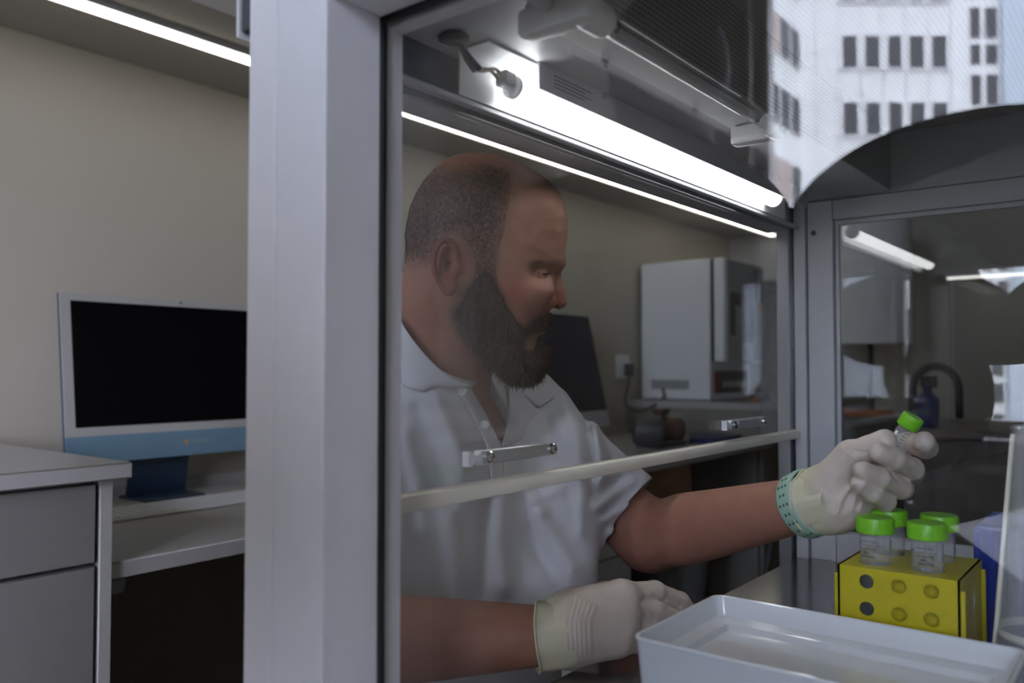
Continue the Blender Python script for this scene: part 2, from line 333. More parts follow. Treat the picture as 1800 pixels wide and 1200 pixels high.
# bronze pump on the desk
pump = empty('bench_pump', (-1.60, 2.95, Z(-.311)), 'bronze brown bench pump with round motor on the desk', 'pump')
def pp(px, py): r = ray(px, py); return CAMP + r * (-1.60 / r[0])
MB().lathe([(.0,0),(.05,.002),(.055,.012),(.055,.10),(.045,.112),(0,.113)], pp(1113, 756) - np.array([0,.0,0]), VR, 20, False, False).build('motor', M['darkgrey'], pump, auto=True)
MB().lathe([(.0,0),(.04,.002),(.046,.01),(.046,.085),(.03,.098),(0,.10)], pp(1160, 754), VR, 20, False, False).build('pump_head', M['bronze'], pump, auto=True)
c0 = pp(1162, 752)
MB().lathe([(.02,-.08),(.022,.0),(.022,.055),(.034,.06),(.034,.078),(.012,.08)], c0, (0,0,1), 18).build('column', M['bronze'], pump, auto=True)
box('base_plate', M['darkgrey'], pump, c0[0]-.05, c0[0]+.06, c0[1]-.12, c0[1]+.10, Z(-.311), Z(-.295), bev=.003)
tag(MB().lathe([(0,0),(.045,.0),(.05,.02),(.038,.045),(.02,.055),(0,.05)], (pp(1192,785)[0], pp(1192,785)[1], Z(-.311)), (0,0,1), 11, False, False).build('paper_pouch', M['cream'], None, True), 'crumpled cream paper pouch beside the bronze pump', 'pouch')
tag(box('notebook', M['navy'], None, -1.66, -1.44, 3.15, 3.40, Z(-.311), Z(-.285), bev=.003), 'dark teal notebook lying on the desk past the pump', 'notebook')
tag(box('wooden_box', M['wood'], None, -1.70, -1.34, 2.345, 2.72, Z(-.45), Z(-.339), bev=.004), 'reddish wooden drawer box fixed under the desk edge', 'box')
bn = empty('waste_bin', (-1.55, 3.1, 0), 'dark grey round bin under the desk', 'bin')
MB().lathe([(.13,0),(.155,.40),(.15,.40),(.125,.012)], (-1.60, 3.05, 0), n=28, cap1=False).build('bin_body', mat('graphite_bin', (0.20, 0.20, 0.21), .4), bn, auto=True)
MB().lathe([(.158,.395),(.160,.402),(.158,.409),(.150,.409),(.148,.402)], (-1.60, 3.05, 0), n=28, cap0=False, cap1=False).build('rim', M['black'], bn, True)
wc = empty('wall_cabinet', (-1.85, 4.9, Z(.5)), 'white wall cabinet at the far end of the glowing strip', 'cabinet')
box('body', M['white_lam'], wc, XW+.001, -1.66, 4.66, 5.24, Z(.50), Z(.764))
box('door', M['white_lam'], wc, -1.659, -1.64, 4.665, 5.235, Z(.505), Z(.74), bev=.002)

# ------------------------------------------------------------------ far room behind the hood
fl = empty('floor_lamp', (-1.22, 4.55, 0), 'floor lamp with wide white drum shade seen through the far pane', 'lamp')
lc = np.array([-1.22, 4.55, 0])
MB().lathe([(.15,0),(.15,.015),(.02,.025)], lc, n=24).build('base', M['darkgrey'], fl, auto=True)
MB().tube([lc+[0,0,.02], lc+[0,0,1.22]], .014, 10).build('pole', M['darkgrey'], fl, True)
MB().lathe([(.205,1.20),(.20,1.84),(.196,1.84),(.20,1.20)], lc, n=32, cap0=False, cap1=False).build('lamp_shade', M['shade'], fl, auto=True)
def chair(name, c, rot, m, label):
    t = empty(name, (c[0], c[1], 0), label, 'chair')
    R = Matrix.Rotation(rot, 3, 'Z')
    def q(x, y, z): v = R @ Vector((x, y, 0)); return (c[0]+v.x, c[1]+v.y, z)
    rows = [[q(x, -.2+.4*i/6, .45 + .03*(abs(i-3)/3)**2) for i in range(7)] for x in (-.2, -.1, 0, .1, .2)]
    o = MB().grid(rows).build('seat', m, t, True); o.modifiers.new('thickness', 'SOLIDIFY').thickness = .02
    rows = [[q(-.2-.10*k/4 + .05*(abs(i-3)/3)**2, -.19+.38*i/6, .50+.40*k/4) for i in range(7)] for k in range(5)]
    o = MB().grid(rows).build('backrest', m, t, True); o.modifiers.new('thickness', 'SOLIDIFY').thickness = .02
    for sx in (-1, 1):
        for sy in (-1, 1): MB().tube([q(.16*sx, .16*sy, .45), q(.22*sx, .21*sy, 0)], .013, 8).build('leg', M['darkgrey'], t, True)
    return t
chair('side_chair', (-1.08, 3.46), 2.6, M['darkgrey'], 'dark grey shell chair in front of the floor lamp')
chair('side_chair', (-.98, 4.10), 1.1, M['orange_chair'], 'rust brown shell chair beside the floor lamp')
sk = empty('sink_bench', (-.35, 3.4, 0), 'dark grey sink bench beyond the far pane', 'bench')
box('carcass', mat('anthracite_carcass', (0.09, 0.085, 0.08), .5), sk, -.74, .9, 3.15, 3.75, .05, .84)
box('worktop', mat('anthracite_top', (0.11, 0.105, 0.10), .35), sk, -.76, .92, 3.12, 3.78, .84, .87, bev=.003)
tc = P(1605, 760, 2.95); tb = .87
x0, y0 = tc[0], tc[1]; xd = VR * .165
tap = empty('gooseneck_tap', (x0, y0, tb), 'grey gooseneck tap arching over the sink bench', 'tap')
pts = [np.array([x0, y0, tb])] + [np.array([x0, y0, 1.0])] + [np.array([x0, y0, 1.0]) + xd*(.5-.5*math.cos(a)) + VZ*.085*math.sin(a) for a in np.linspace(.1, math.pi, 12)] + [np.array([x0, y0, .90]) + xd]
MB().tube(pts, .014, 10).build('spout', M['darkgrey'], tap, True)
MB().lathe([(.028,0),(.028,.03),(.015,.04)], (x0, y0, tb), n=16).build('tap_base', M['darkgrey'], tap, auto=True)
bt = empty('spray_bottle', (P(1632,900,2.6)[0], 3.2, .87), 'navy spray bottle with black trigger head on the sink bench', 'bottle')
bx = P(1632, 800, 1.0); bx = bx / bx[1] * 3.22
MB().lathe([(.036,0),(.038,.01),(.038,.10),(.014,.125),(.014,.14)], (bx[0], 3.22, .87), n=18).build('bottle_body', M['navy'], bt, auto=True)
box('spray_head', M['black'], bt, bx[0]-.02, bx[0]+.03, 3.205, 3.235, 1.01, 1.05, bev=.004)
led2 = empty('led_strip_light', (-.4, 5.0, Z(.5)), 'short glowing LED strip under the far wall shelf', 'strip light')
box('housing', M['grey_alu'], led2, -.95, .55, 4.99, 5.03, Z(.488), Z(.497))
box('diffuser', emit('dim_led_diffuser', (1.0,.97,.9), .9), led2, -.94, .54, 4.995, 5.025, Z(.480), Z(.488))
tag(box('wall_shelf', M['wall'], None, -1.0, .7, 4.95, 5.249, Z(.497), Z(.53)), 'plain shelf on the far wall holding the short LED strip', 'shelf')

# ================================================================== THE FLOW HOOD
YN, YF, XS = .425, 1.42, -.50
hood = empty('laminar_flow_hood', (-.15, .92, 0), 'light grey laminar flow hood with glass side windows and raised front sash', 'flow hood')
HP, HG = M['powder'], M['hood_grey']
box('corner_post', HP, hood, -.550, -.5155, .370, .455, Z(-.60), Z(.62), bev=.0012)
box('frame_stile', HP, hood, -.5145, -.4585, .370, .425, Z(-.60), Z(.62), bev=.0012)
box('frame_rail', HP, hood, -.4580, .30, .370, .425, Z(.262), Z(.62), bev=.0012)
box('frame_rail', HP, hood, -.4580, .30, .370, .425, Z(-.60), Z(-.275), bev=.0012)
box('frame_stile', HP, hood, .205, .30, .370, .425, Z(-.274), Z(.261), bev=.0012)
gk = MB(); gk.box(-.4585, -.4545, .4205, .4245, Z(-.275), Z(.262)); gk.box(-.4545, .205, .4205, .4245, Z(.257), Z(.262)); gk.box(-.4545, .205, .4205, .4245, Z(-.275), Z(-.270)); gk.box(.2, .205, .4205, .4245, Z(-.270), Z(.257))
gk.build('gasket', M['black'], hood)
box('side_pane', M['side_glass'], hood, -.4583, .205, .4250, .4300, Z(-.275), Z(.262))
box('inner_frame', HP, hood, -.498, -.460, .4305, .4465, Z(-.318), Z(.2815), bev=.001)
box('inner_frame', HP, hood, -.459, .25, .4305, .4465, Z(.257), Z(.2815), bev=.001)
# front sash
sash = empty('front_sash', (XS, .92, Z(0)), 'x', 'x'); del sash['label']; del sash['category']; sash.parent = hood; sash.matrix_parent_inverse = hood.matrix_world.inverted()
box('sash_pane', M['glass'], sash, XS-.005, XS, .457, 1.405, Z(-.110), Z(.56))
box('seal_bar', M['milky'], sash, XS-.011, XS+.006, .457, 1.425, Z(-.1200), Z(-.1055), bev=.003, seg=2)
for y0, y1 in ((.560, .694), (1.11, 1.255)):
    b = box('sash_bracket', M['alu'], sash, XS+.0005, XS+.009, y0+.018, y1, Z(-.0885), Z(-.0755), bev=.0012)
    cz = Z(-.082)
    poly = [(y0, .0068), (y0+.004, .0068), (y0+.008, .003), (y0+.013, .003), (y0+.0175, .0068), (y0+.0175, -.0068), (y0+.013, -.003), (y0+.008, -.003), (y0+.004, -.0068), (y0, -.0068)]
    MB().prism([(XS+.0005, y, cz+h) for y, h in poly], (.008, 0, 0)).build('end_clip', M['plastic_w'], sash)
    for y in (y0+.027, y1-.008):
        MB().lathe([(.0058,0),(.0058,.002),(.0045,.0035),(0.0,.0042)], (XS+.009, y, cz), (1,0,0), 18, True, False).build('screw', M['chrome'], sash, auto=True)
        box('screw_slot', M['darkgrey'], sash, XS+.0128, XS+.0134, y-.003, y+.003, cz-.0005, cz+.0005)
# front fascia and lamp recess
box('front_fascia', M['fascia'], hood, -.5640, -.5505, .372, 1.47, Z(.262), Z(.62), bev=.001)
box('fascia_cover', HP, hood, -.568, -.5645, .370, 1.47, Z(.257), Z(.62), bev=.001)
box('fascia_lip', HG, hood, -.548, -.507, .456, 1.41, Z(.234), Z(.243), bev=.001)
box('fascia_lip', HG, hood, -.4985, -.4895, .447, 1.41, Z(.236), Z(.2415), bev=.001)
box('lamp_reflector', M['plastic_w'], hood, -.4895, -.4875, .5425, 1.335, Z(.2415), Z(.2825))
box('lamp_reflector', M['plastic_w'], hood, -.4875, -.455, .5425, 1.335, Z(.2805), Z(.2825))
box('front_ceiling', HG, hood, -.5065, -.3460, .4475, 1.4185, Z(.2830), Z(.2860))
box('step_diffuser', M['perf'], hood, -.3480, -.3460, .4475, 1.4185, Z(.2860), Z(.3755))
box('ceiling_diffuser', M['perf'], hood, -.3590, .25, .4475, 1.4185, Z(.3760), Z(.3790))
box('top_housing', HP, hood, -.55, .30, .4255, 1.47, Z(.43), Z(.62))
# far side wall of the hood
box('corner_post', M['alu'], hood, -.530, -.508, 1.405, 1.47, Z(-.60), Z(.62), bev=.0015)
box('post_seal', M['black'], hood, -.508, -.502, 1.418, 1.45, Z(-.33), Z(.43))
box('far_stile', HG, hood, -.502, -.4822, 1.412, 1.45, Z(-.33), Z(.43), bev=.001)
box('far_stile', HG, hood, -.4808, -.4388, YF, 1.45, Z(-.33), Z(.2810), bev=.001)
box('far_rail', HG, hood, -.4383, .25, YF, 1.45, Z(.2474), Z(.2810), bev=.001)
box('far_rail', HG, hood, -.4383, .25, YF, 1.45, Z(-.33), Z(-.2735), bev=.001)
box('far_upper_panel', HG, hood, -.4808, .25, YF+.001, 1.45, Z(.2822), Z(.43), bev=.001)
box('pane_bead', M['hood_grey'], hood, -.4383, -.4323, YF+.012, YF+.019, Z(-.273), Z(.247))
box('pane_bead', M['hood_grey'], hood, -.4323, .25, YF+.012, YF+.019, Z(.240), Z(.247))
box('far_pane', M['glass'], hood, -.4383, .25, YF+.020, YF+.025, Z(-.273), Z(.247))
MB().lathe([(.0042,0),(.0042,.001),(.002,.0015)], (-.470, YF-.0001, Z(.228)), (0,-1,0), 14).build('screw', M['darkgrey'], hood)
# work surface, back and stand
box('work_surface', M['steel'], hood, -.502, .25, .4310, 1.4195, Z(-.345), Z(-.320), bev=.002)
box('back_panel', HP, hood, .2505, .275, .4255, 1.45, Z(-.345), Z(.43))
box('base_pan', HP, hood, -.49, .25, .426, 1.45, Z(-.42), Z(-.346))
for x in (-.47, .25):
    for y in (.45, 1.41): box('stand_leg', M['alu'], hood, x-.02, x+.02, y-.02, y+.02, 0, Z(-.4205), bev=.002)

# working light in the recess
TX, TZ = -.4705, Z(.2585)
wl = empty('hood_work_light', (TX, .92, TZ), 'bright glowing tube lamp in the white recess of the hood', 'lamp')
MB().tube([(TX, .600, TZ), (TX, 1.240, TZ)], .0125, 20).build('lit_tube', M['tube'], wl, True)
MB().tube([(TX, .594, TZ), (TX, .600, TZ)], .0110, 20).build('end_cap', M['plastic_w'], wl, True)
MB().tube([(TX, 1.240, TZ), (TX, 1.250, TZ)], .0128, 20).build('end_cap', M['plastic_w'], wl, True)
box('connector', M['plastic_w'], wl, TX-.007, TX+.007, .578, .594, TZ-.003, TZ+.011, bev=.002)
for dx in (-.003, .003):
    MB().tube(bez([(TX+dx, .578, TZ+.004), (TX+dx, .568, TZ+.008), (TX+dx+.002, .556, TZ+.004), (TX+dx, .545, TZ+.002)], 6), .0016, 8).build('lead_wire', mat('beige_wire', (.62,.58,.48), .5), wl, True)
    MB().tube(bez([(TX+dx, .546, TZ+.002), (TX+dx*.6, .535, TZ+.008), (TX, .525, TZ+.016), (TX-.002, .518, TZ+.0235)], 6), .0026, 8).build('sleeve', M['black'], wl, True)
MB().lathe([(.0115,0),(.0135,-.002),(.0135,-.0045),(.009,-.006),(.003,-.006)], (TX-.002, .518, Z(.2829)), n=24).build('grommet', M['black'], wl, auto=True)
box('lamp_shield', HG, wl, -.4535, -.4515, .612, 1.335, Z(.2575), Z(.2828))
for k in range(4): box('printed_line', M['darkgrey'], wl, -.45149, -.4513, .635, .700-.012*(k%2), Z(.2755-k*.0036), Z(.2765-k*.0036))
for y in (.72, 1.20): box('spring_clip', M['chrome'], wl, -.4514, -.4490, y, y+.010, Z(.276), Z(.2828))

# germicidal lamp (off)
uv = empty('germicidal_lamp', (-.38, .8, Z(.28)), 'unlit clear germicidal tube lamp on a white batten under the hood ceiling', 'lamp')
box('batten', M['plastic_w'], uv, -.388, -.352, .505, .905, Z(.2715), Z(.2828), bev=.002)
for y in (.490, .880):
    e = box('lamp_holder', M['plastic_w'], uv, -.384, -.318, y, y+.020, Z(.250), Z(.2712), bev=.004, seg=2)
    MB().lathe([(.012,0),(.0125,.004),(.0125,.026),(.011,.030)], (-.330, y+(.010 if y < .8 else -.020), Z(.2600)), (0,1,0), 18).build('lamp_cap', M['plastic_w'], e, auto=True)
MB().tube([(-.330, .530, Z(.2600)), (-.330, .866, Z(.2600))], .008, 16, False).build('quartz_tube', M['glass_uv'], uv, True)
MB().tube([(-.330, .5305, Z(.2600)), (-.330, .540, Z(.2600))], .0083, 16).build('tube_ferrule', M['chrome'], uv, True)
MB().tube([(-.360, .447, Z(.276)), (-.355, .490, Z(.268))], .007, 10).build('conduit', M['plastic_w'], uv, True)
for y in (.62, .80): box('spring_clip', M['chrome'], uv, -.3905, -.3880, y, y+.010, Z(.268), Z(.2828))

# ================================================================== THINGS IN THE HOOD
WS = Z(-.320)
# white box with recessed top
def rrect(x0, x1, y0, y1, r, z, n=5):
    out = []
    for cx, cy, a0 in ((x1-r, y1-r, 0), (x0+r, y1-r, 90), (x0+r, y0+r, 180), (x1-r, y0+r, 270)):
        out += [(cx + r*math.cos(math.radians(a0+90*k/n)), cy + r*math.sin(math.radians(a0+90*k/n)), z) for k in range(n+1)]
    return out
tx0, tx1, ty0, ty1 = -.368, -.094, .628, .800
def traypro(i, z): return rrect(tx0+i, tx1-i, ty0+i, ty1-i, max(.004, .012-i*.5), z)
rings = [traypro(.012, WS+.0005), traypro(.008, WS+.004), traypro(.0012, WS+.086), traypro(.0, WS+.0885), traypro(.0008, WS+.0902), traypro(.0026, WS+.0905), traypro(.0042, WS+.0895),
         traypro(.0075, WS+.074), traypro(.0085, WS+.0722), traypro(.020, WS+.0705), traypro(.0225, WS+.0695), traypro(.025, WS+.0640), traypro(.028, WS+.0632)]
tm = MB(); n = len(rings[0])
for r in rings: tm.v += [tuple(p) for p in r]
for i in range(len(rings)-1): tm.f += [(i*n+j, i*n+(j+1)%n, (i+1)*n+(j+1)%n, (i+1)*n+j) for j in range(n)]
tm.f += [tuple(range(n)), tuple((len(rings)-1)*n+j for j in range(n))]
tag(tm.build('plastic_box', M['tray'], None, auto=True), 'glossy white plastic box with recessed lid nearest on the steel surface', 'box')

# yellow rack
def holed(o, u, v, nrm, us, vs, holes, th, mb, seg=20):
    # rectangular sheet (breaks us x vs), a hole radius per cell or 0
    o, u, v, nrm = (np.array(q, float) for q in (o, u, v, nrm))
    for i in range(len(us)-1):
        for j in range(len(vs)-1):
            u0, u1, v0, v1 = us[i], us[i+1], vs[j], vs[j+1]; r = holes[i][j]; cu, cv = (u0+u1)/2, (v0+v1)/2
            if not r:
                q = [o+u*a+v*b for a, b in ((u0,v0),(u1,v0),(u1,v1),(u0,v1))]
                mb.add(q, [(0,1,2,3)]); mb.add([p - nrm*th for p in q], [(3,2,1,0)]); continue
            ang = sorted(set([2*math.pi*k/seg for k in range(seg)] + [math.atan2(b-cv, a-cu) % (2*math.pi) for a in (u0,u1) for b in (v0,v1)]))
            C, B = [], []
            for a in ang:
                ca, sa = math.cos(a), math.sin(a)
                s = min((u1-cu)/abs(ca) if abs(ca) > 1e-9 else 9, (v1-cv)/abs(sa) if abs(sa) > 1e-9 else 9)
                C.append(o+u*(cu+r*ca)+v*(cv+r*sa)); B.append(o+u*(cu+s*ca)+v*(cv+s*sa))
            k = len(ang)
            vsx = C + B + [p-nrm*th for p in C] + [p-nrm*th for p in B]
            fs = []
            for a in range(k):
                b = (a+1) % k
                fs += [(a,b,k+b,k+a), (2*k+b,2*k+a,3*k+a,3*k+b), (b,a,2*k+a,2*k+b)]
            mb.add(vsx, fs)
rx0, rx1, ry0, ry1, rz1 = -.251, -.147, .815, .922, Z(-.186)
rack = empty('tube_rack', (-.2, .868, WS), 'yellow plastic four-way tube rack standing behind the white box', 'rack')
H = rz1 - WS
fp = MB()
us = [0, .012, .040, .068, .094, .104]; vs = [0, .010, .0395, .068, .0965, .1225, H]
hl = [[0]*5] + [[0] + [.0065]*4 for _ in range(3)] + [[0]*5]
vs = [0, H-.100, H-.075, H-.050, H-.025, H]
holed((rx0, ry0, WS), (1,0,0), (0,0,1), (0,-1,0), us, vs, hl, .0022, fp)
o = fp.build('front_panel', M['yellow'], rack)
bp_ = MB(); holed((rx0, ry1, WS), (1,0,0), (0,0,1), (0,1,0), us, vs, hl, .0022, bp_); bp_.build('back_panel', M['yellow'], rack)
tp = MB(); TXS, TYS = (-.2245, -.1790), (.8445, .8960)
uu = [0, TXS[0]-.021-rx0, TXS[0]+.02275-rx0, TXS[1]+.021-rx0, .104]; uu[2] = (TXS[0]+TXS[1])/2-rx0; uu[1] = 2*(TXS[0]-rx0)-uu[2]; uu[3] = 2*(TXS[1]-rx0)-uu[2]
vv = [0, 0, (TYS[0]+TYS[1])/2-ry0, 0, .107]; vv[1] = 2*(TYS[0]-ry0)-vv[2]; vv[3] = 2*(TYS[1]-ry0)-vv[2]
holed((rx0, ry0, rz1), (1,0,0), (0,1,0), (0,0,1), uu, vv, [[0]*4, [0,.0147,.0147,0], [0,.0147,.0147,0], [0]*4], .0022, tp)
tp.build('top_panel', M['yellow'], rack)
box('side_panel', M['yellow'], rack, rx0, rx0+.0022, ry0, ry1, WS, rz1)
box('side_panel', M['yellow'], rack, rx1-.0022, rx1, ry0, ry1, WS, rz1)
for x in (rx0-.0035, rx1):
    for y in (ry0+.002, ry1-.004): box('edge_rib', M['yellow'], rack, x, x+.0035, y, y+.002, WS, rz1-.009)
box('inner_wall', M['yellow'], rack, rx0+.040, rx1-.003, ry0+.0130, ry0+.0145, WS+.002, rz1-.0025)
box('bottom_tray', M['yellow'], rack, rx0+.003, rx1-.003, ry0+.003, ry1-.003, WS, WS+.002)

# 50 ml tubes
GL = {}
def glyph_strokes(ch):
    seg = {'0': 'abcdef', '1': 'bc', '2': 'abged', '3': 'abgcd', '4': 'fgbc', '5': 'afgcd', '8': 'abcdefg', '9': 'abcdfg', 'M': 'efbcmn', 'A': 'efabcg', 'X': 'xy', 'V': 'vw', 'C': 'afed', 'F': 'aefg', 'R': 'abefgy', 'x': 'xy', 'g': 'abcdfg'}
    pts = {'a': ((0,1),(1,1)), 'b': ((1,1),(1,.5)), 'c': ((1,.5),(1,0)), 'd': ((0,0),(1,0)), 'e': ((0,.5),(0,0)), 'f': ((0,1),(0,.5)), 'g': ((0,.5),(1,.5)),
           'm': ((0,1),(.5,.5)), 'n': ((.5,.5),(1,1)), 'x': ((0,0),(1,1)), 'y': ((0,1),(1,0)), 'v': ((0,1),(.5,0)), 'w': ((.5,0),(1,1))}
    return [pts[s] for s in seg.get(ch, '')]
def big_tube(c, rot, label):
    x, y = c; zb = WS + .0165; zt = Z(-.1425); zc0 = zt - .0150
    t = empty('centrifuge_tube', (x, y, zb), label, 'tube', 'capped sample tubes in the yellow rack')
    R0 = .0137
    MB().lathe([(.0015,0),(.004,.002),(.0125,.016),(R0-.0004,.02),(R0,zc0-zb+.006)], (x,y,zb), n=32, cap1=False).build('tube_wall', M['clear'], t, auto=True)
    cp = MB(); n = 96; pr = [(.0160,0),(.0170,.0006),(.0172,.0125),(.0164,.0145),(.0150,.0150),(.0130,.0147),(0.0001,.0147)]
    vs = []
    for r, h in pr:
        for j in range(n):
            rr = r + (-.00035 if (j % 2 and r > .0165) else 0); a = 2*math.pi*j/n; vs.append((x+rr*math.cos(a), y+rr*math.sin(a), zc0+h))
    cp.add(vs, [(i*n+j, i*n+(j+1)%n, (i+1)*n+(j+1)%n, (i+1)*n+j) for i in range(len(pr)-1) for j in range(n)]); cp.build('screw_cap', M['green'], t, auto=True)
    # printed scale, wrapped on the wall
    pm = MB(); zc1 = zc0 - .006; Rp = R0 + .00015
    def pt(s, h): a = rot + s/Rp; return (x + Rp*math.cos(a), y + Rp*math.sin(a), zc1 + h)
    def stroke(s0, h0, s1, h1, w=.00045):
        d = np.array([s1-s0, h1-h0]); d = d/np.linalg.norm(d); nn = np.array([-d[1], d[0]])*w/2; m_ = max(1, int(abs(s1-s0)/.002)); rows = []
        for k in range(m_+1):
            q = np.array([s0, h0]) + (np.array([s1-s0, h1-h0]))*k/m_; rows.append([pt(*(q-nn)), pt(*(q+nn))])
        pm.grid(rows)
    def text(tx, s, h, sz=.0022):
        for ch in tx:
            for (a0, b0), (a1, b1) in glyph_strokes(ch): stroke(s+a0*sz*.6, h+b0*sz, s+a1*sz*.6, h+b1*sz, .0004)
            s += sz*.95
    for k, lb in enumerate(('50', '45', '40')):
        stroke(-.004, -.001-k*.0075, .006, -.001-k*.0075); text(lb, .0072, -.002-k*.0075)
        if k < 2: stroke(-.001, -.0047-k*.0075, .005, -.0047-k*.0075, .0003)
    text('MAX', .000, -.0128, .0019); text('9400xg', -.002, -.0160, .0019); text('VRC', -.0135, -.0060, .0026)
    pm.build('printed_scale', M['print'], t)
    MB().grid([[ (x+Rp*math.cos(rot+2.6+a), y+Rp*math.sin(rot+2.6+a), zc1-h) for a in (-.25,0,.25)] for h in (0,.016)]).build('writing_patch', M['plastic_w'], t)
    return t
big_tube((TXS[0], TYS[0]), -2.1, 'green-capped clear tube in the rack hole nearest the glove cuff')
big_tube((TXS[1], TYS[0]), -1.75, 'green-capped clear tube with dark scale, front tube nearest the blue rack')
big_tube((TXS[0], TYS[1]), -2.4, 'green-capped clear tube directly under the lifted gloved fist')
big_tube((TXS[1], TYS[1]), -2.2, 'green-capped clear tube at the rear next to the blue rack')

# blue rack behind the yellow one
br = empty('tube_rack', (-.09, 1.05, WS), 'royal blue ribbed plastic rack behind the yellow rack', 'rack')
box('rack_body', M['blue'], br, -.165, -.02, .985, 1.10, WS, Z(-.165), bev=.003)
for k in range(12): box('rib', M['blue'], br, -.163+k*.012, -.158+k*.012, .982, .9855, WS+.004, Z(-.17))

# clear tapered beaker at the right edge
bc = np.array([-.085, .858]); 
bk = empty('clear_beaker', (bc[0], bc[1], WS), 'tall clear tapered beaker with pale edge beside the yellow rack', 'beaker')
MB().lathe([(.050,0),(.051,.004),(.026,.262),(.028,.266),(.0265,.268),(.0245,.262),(.049,.006)], (*bc, WS+.001), n=40, cap1=False).build('beaker_wall', M['clear'], bk, auto=True)
MB().lathe([(.0405,.085),(.0425,.087),(.0425,.090),(.0405,.092)], (*bc, WS+.001), n=36, cap0=False, cap1=False).build('inner_ring', M['clear_edge'], bk, True)
a0 = math.radians(205)
dv = np.array([math.cos(a0), math.sin(a0)])
MB().tube([(*(bc + dv*.0512), WS+.004), (*(bc + dv*.0268), WS+.262)], .0022, 8).build('edge_seam', M['clear_edge'], bk, True)
MB().lathe([(.030,0),(.032,.002),(.032,.012),(.028,.014)], (*bc, WS+.008), n=24).build('dark_stopper', M['navy'], bk, auto=True)

# ================================================================== SIGNED-DISTANCE MODELLING
def cap(p, a, b, ra, rb):
    a = np.asarray(a, np.float32); b = np.asarray(b, np.float32); d = b - a
    t = np.clip(((p - a) @ d) / max(float(d @ d), 1e-12), 0, 1)
    return np.linalg.norm(p - a - t[:, None]*d, axis=1) - (ra + (rb - ra)*t)
def ell(p, c, r, Mx=None):
    q = p - np.asarray(c, np.float32)
    if Mx is not None: q = q @ np.asarray(Mx, np.float32).T
    r = np.asarray(r, np.float32); k0 = np.linalg.norm(q/r, axis=1); k1 = np.linalg.norm(q/(r*r), axis=1)
    return k0*(k0-1)/np.maximum(k1, 1e-9)
def smin(a, b, k):
    h = np.clip(.5 + .5*(b-a)/k, 0, 1); return b + (a-b)*h - k*h*(1-h)
def smax(a, b, k): return -smin(-a, -b, k)
def chain(p, pts, rads, k=0.0):
    d = None
    for i in range(len(pts)-1):
        c = cap(p, pts[i], pts[i+1], rads[i], rads[i+1]); d = c if d is None else (smin(d, c, k) if k else np.minimum(d, c))
    return d
def mesh_sdf(fn, lo, hi, h, B=4):
    lo = np.array(lo, float); n = np.ceil((np.array(hi)-lo)/h/B).astype(int)
    ax = [lo[i] + (np.arange(n[i])*B + (B-1)/2)*h for i in range(3)]
    Cn = np.stack(np.meshgrid(*ax, indexing='ij'), -1).reshape(-1, 3).astype(np.float32)
    d = np.concatenate([fn(c) for c in np.array_split(Cn, max(1, len(Cn)//200000))])
    act = np.abs(d) < B*h*1.7
    V = np.repeat(d[:, None], B**3, 1).astype(np.float32)
    off = (np.stack(np.meshgrid(*[np.arange(B)]*3, indexing='ij'), -1).reshape(-1, 3) - (B-1)/2)*h
    idx = np.nonzero(act)[0]
    for ch in np.array_split(idx, max(1, len(idx)//4000)):
        pts = (Cn[ch][:, None, :] + off[None].astype(np.float32)).reshape(-1, 3)
        V[ch] = fn(pts).reshape(len(ch), -1)
    V = V.reshape(*n, B, B, B).transpose(0, 3, 1, 4, 2, 5).reshape(n[0]*B, n[1]*B, n[2]*B)
    # surface nets
    s = V < 0; nx, ny, nz = V.shape
    cnt = np.zeros((nx-1, ny-1, nz-1), np.int8)
    for dx in (0,1):
        for dy in (0,1):
            for dz in (0,1): cnt += s[dx:nx-1+dx, dy:ny-1+dy, dz:nz-1+dz]
    cell = (cnt > 0) & (cnt < 8); ci = np.argwhere(cell); ids = -np.ones(cell.shape, np.int64); ids[cell] = np.arange(len(ci))
    acc = np.zeros((len(ci), 3)); num = np.zeros(len(ci))
    for axis in range(3):
        o1, o2 = [k for k in range(3) if k != axis]
        for a in (0,1):
            for b in (0,1):
                q = ci.copy(); q[:, o1] += a; q[:, o2] += b; q2 = q.copy(); q2[:, axis] += 1
                v0 = V[q[:,0],q[:,1],q[:,2]]; v1 = V[q2[:,0],q2[:,1],q2[:,2]]; m = (v0 < 0) != (v1 < 0)
                t = np.where(m, v0/np.where(v0 == v1, 1, v0-v1), 0); p = q.astype(float); p[:, axis] += t
                acc[m] += p[m]; num[m] += 1
    verts = acc/num[:, None]*h + (lo)
    faces = []
    for axis in range(3):
        o1, o2 = [(1,2),(2,0),(0,1)][axis]
        sl0 = [slice(None)]*3; sl1 = [slice(None)]*3; sl0[axis] = slice(0,-1); sl1[axis] = slice(1,None)
        e = s[tuple(sl0)] != s[tuple(sl1)]; q = np.argwhere(e)
        ok = (q[:, o1] > 0) & (q[:, o2] > 0) & (q[:, o1] < V.shape[o1]-1) & (q[:, o2] < V.shape[o2]-1); q = q[ok]
        fl = s[q[:,0],q[:,1],q[:,2]]
        def g(d1, d2):
            r = q.copy(); r[:, o1] += d1; r[:, o2] += d2; return ids[r[:,0],r[:,1],r[:,2]]
        Q = np.stack([g(-1,-1), g(0,-1), g(0,0), g(-1,0)], 1); Q[~fl] = Q[~fl][:, ::-1]; faces.append(Q)
    return verts, np.concatenate(faces)
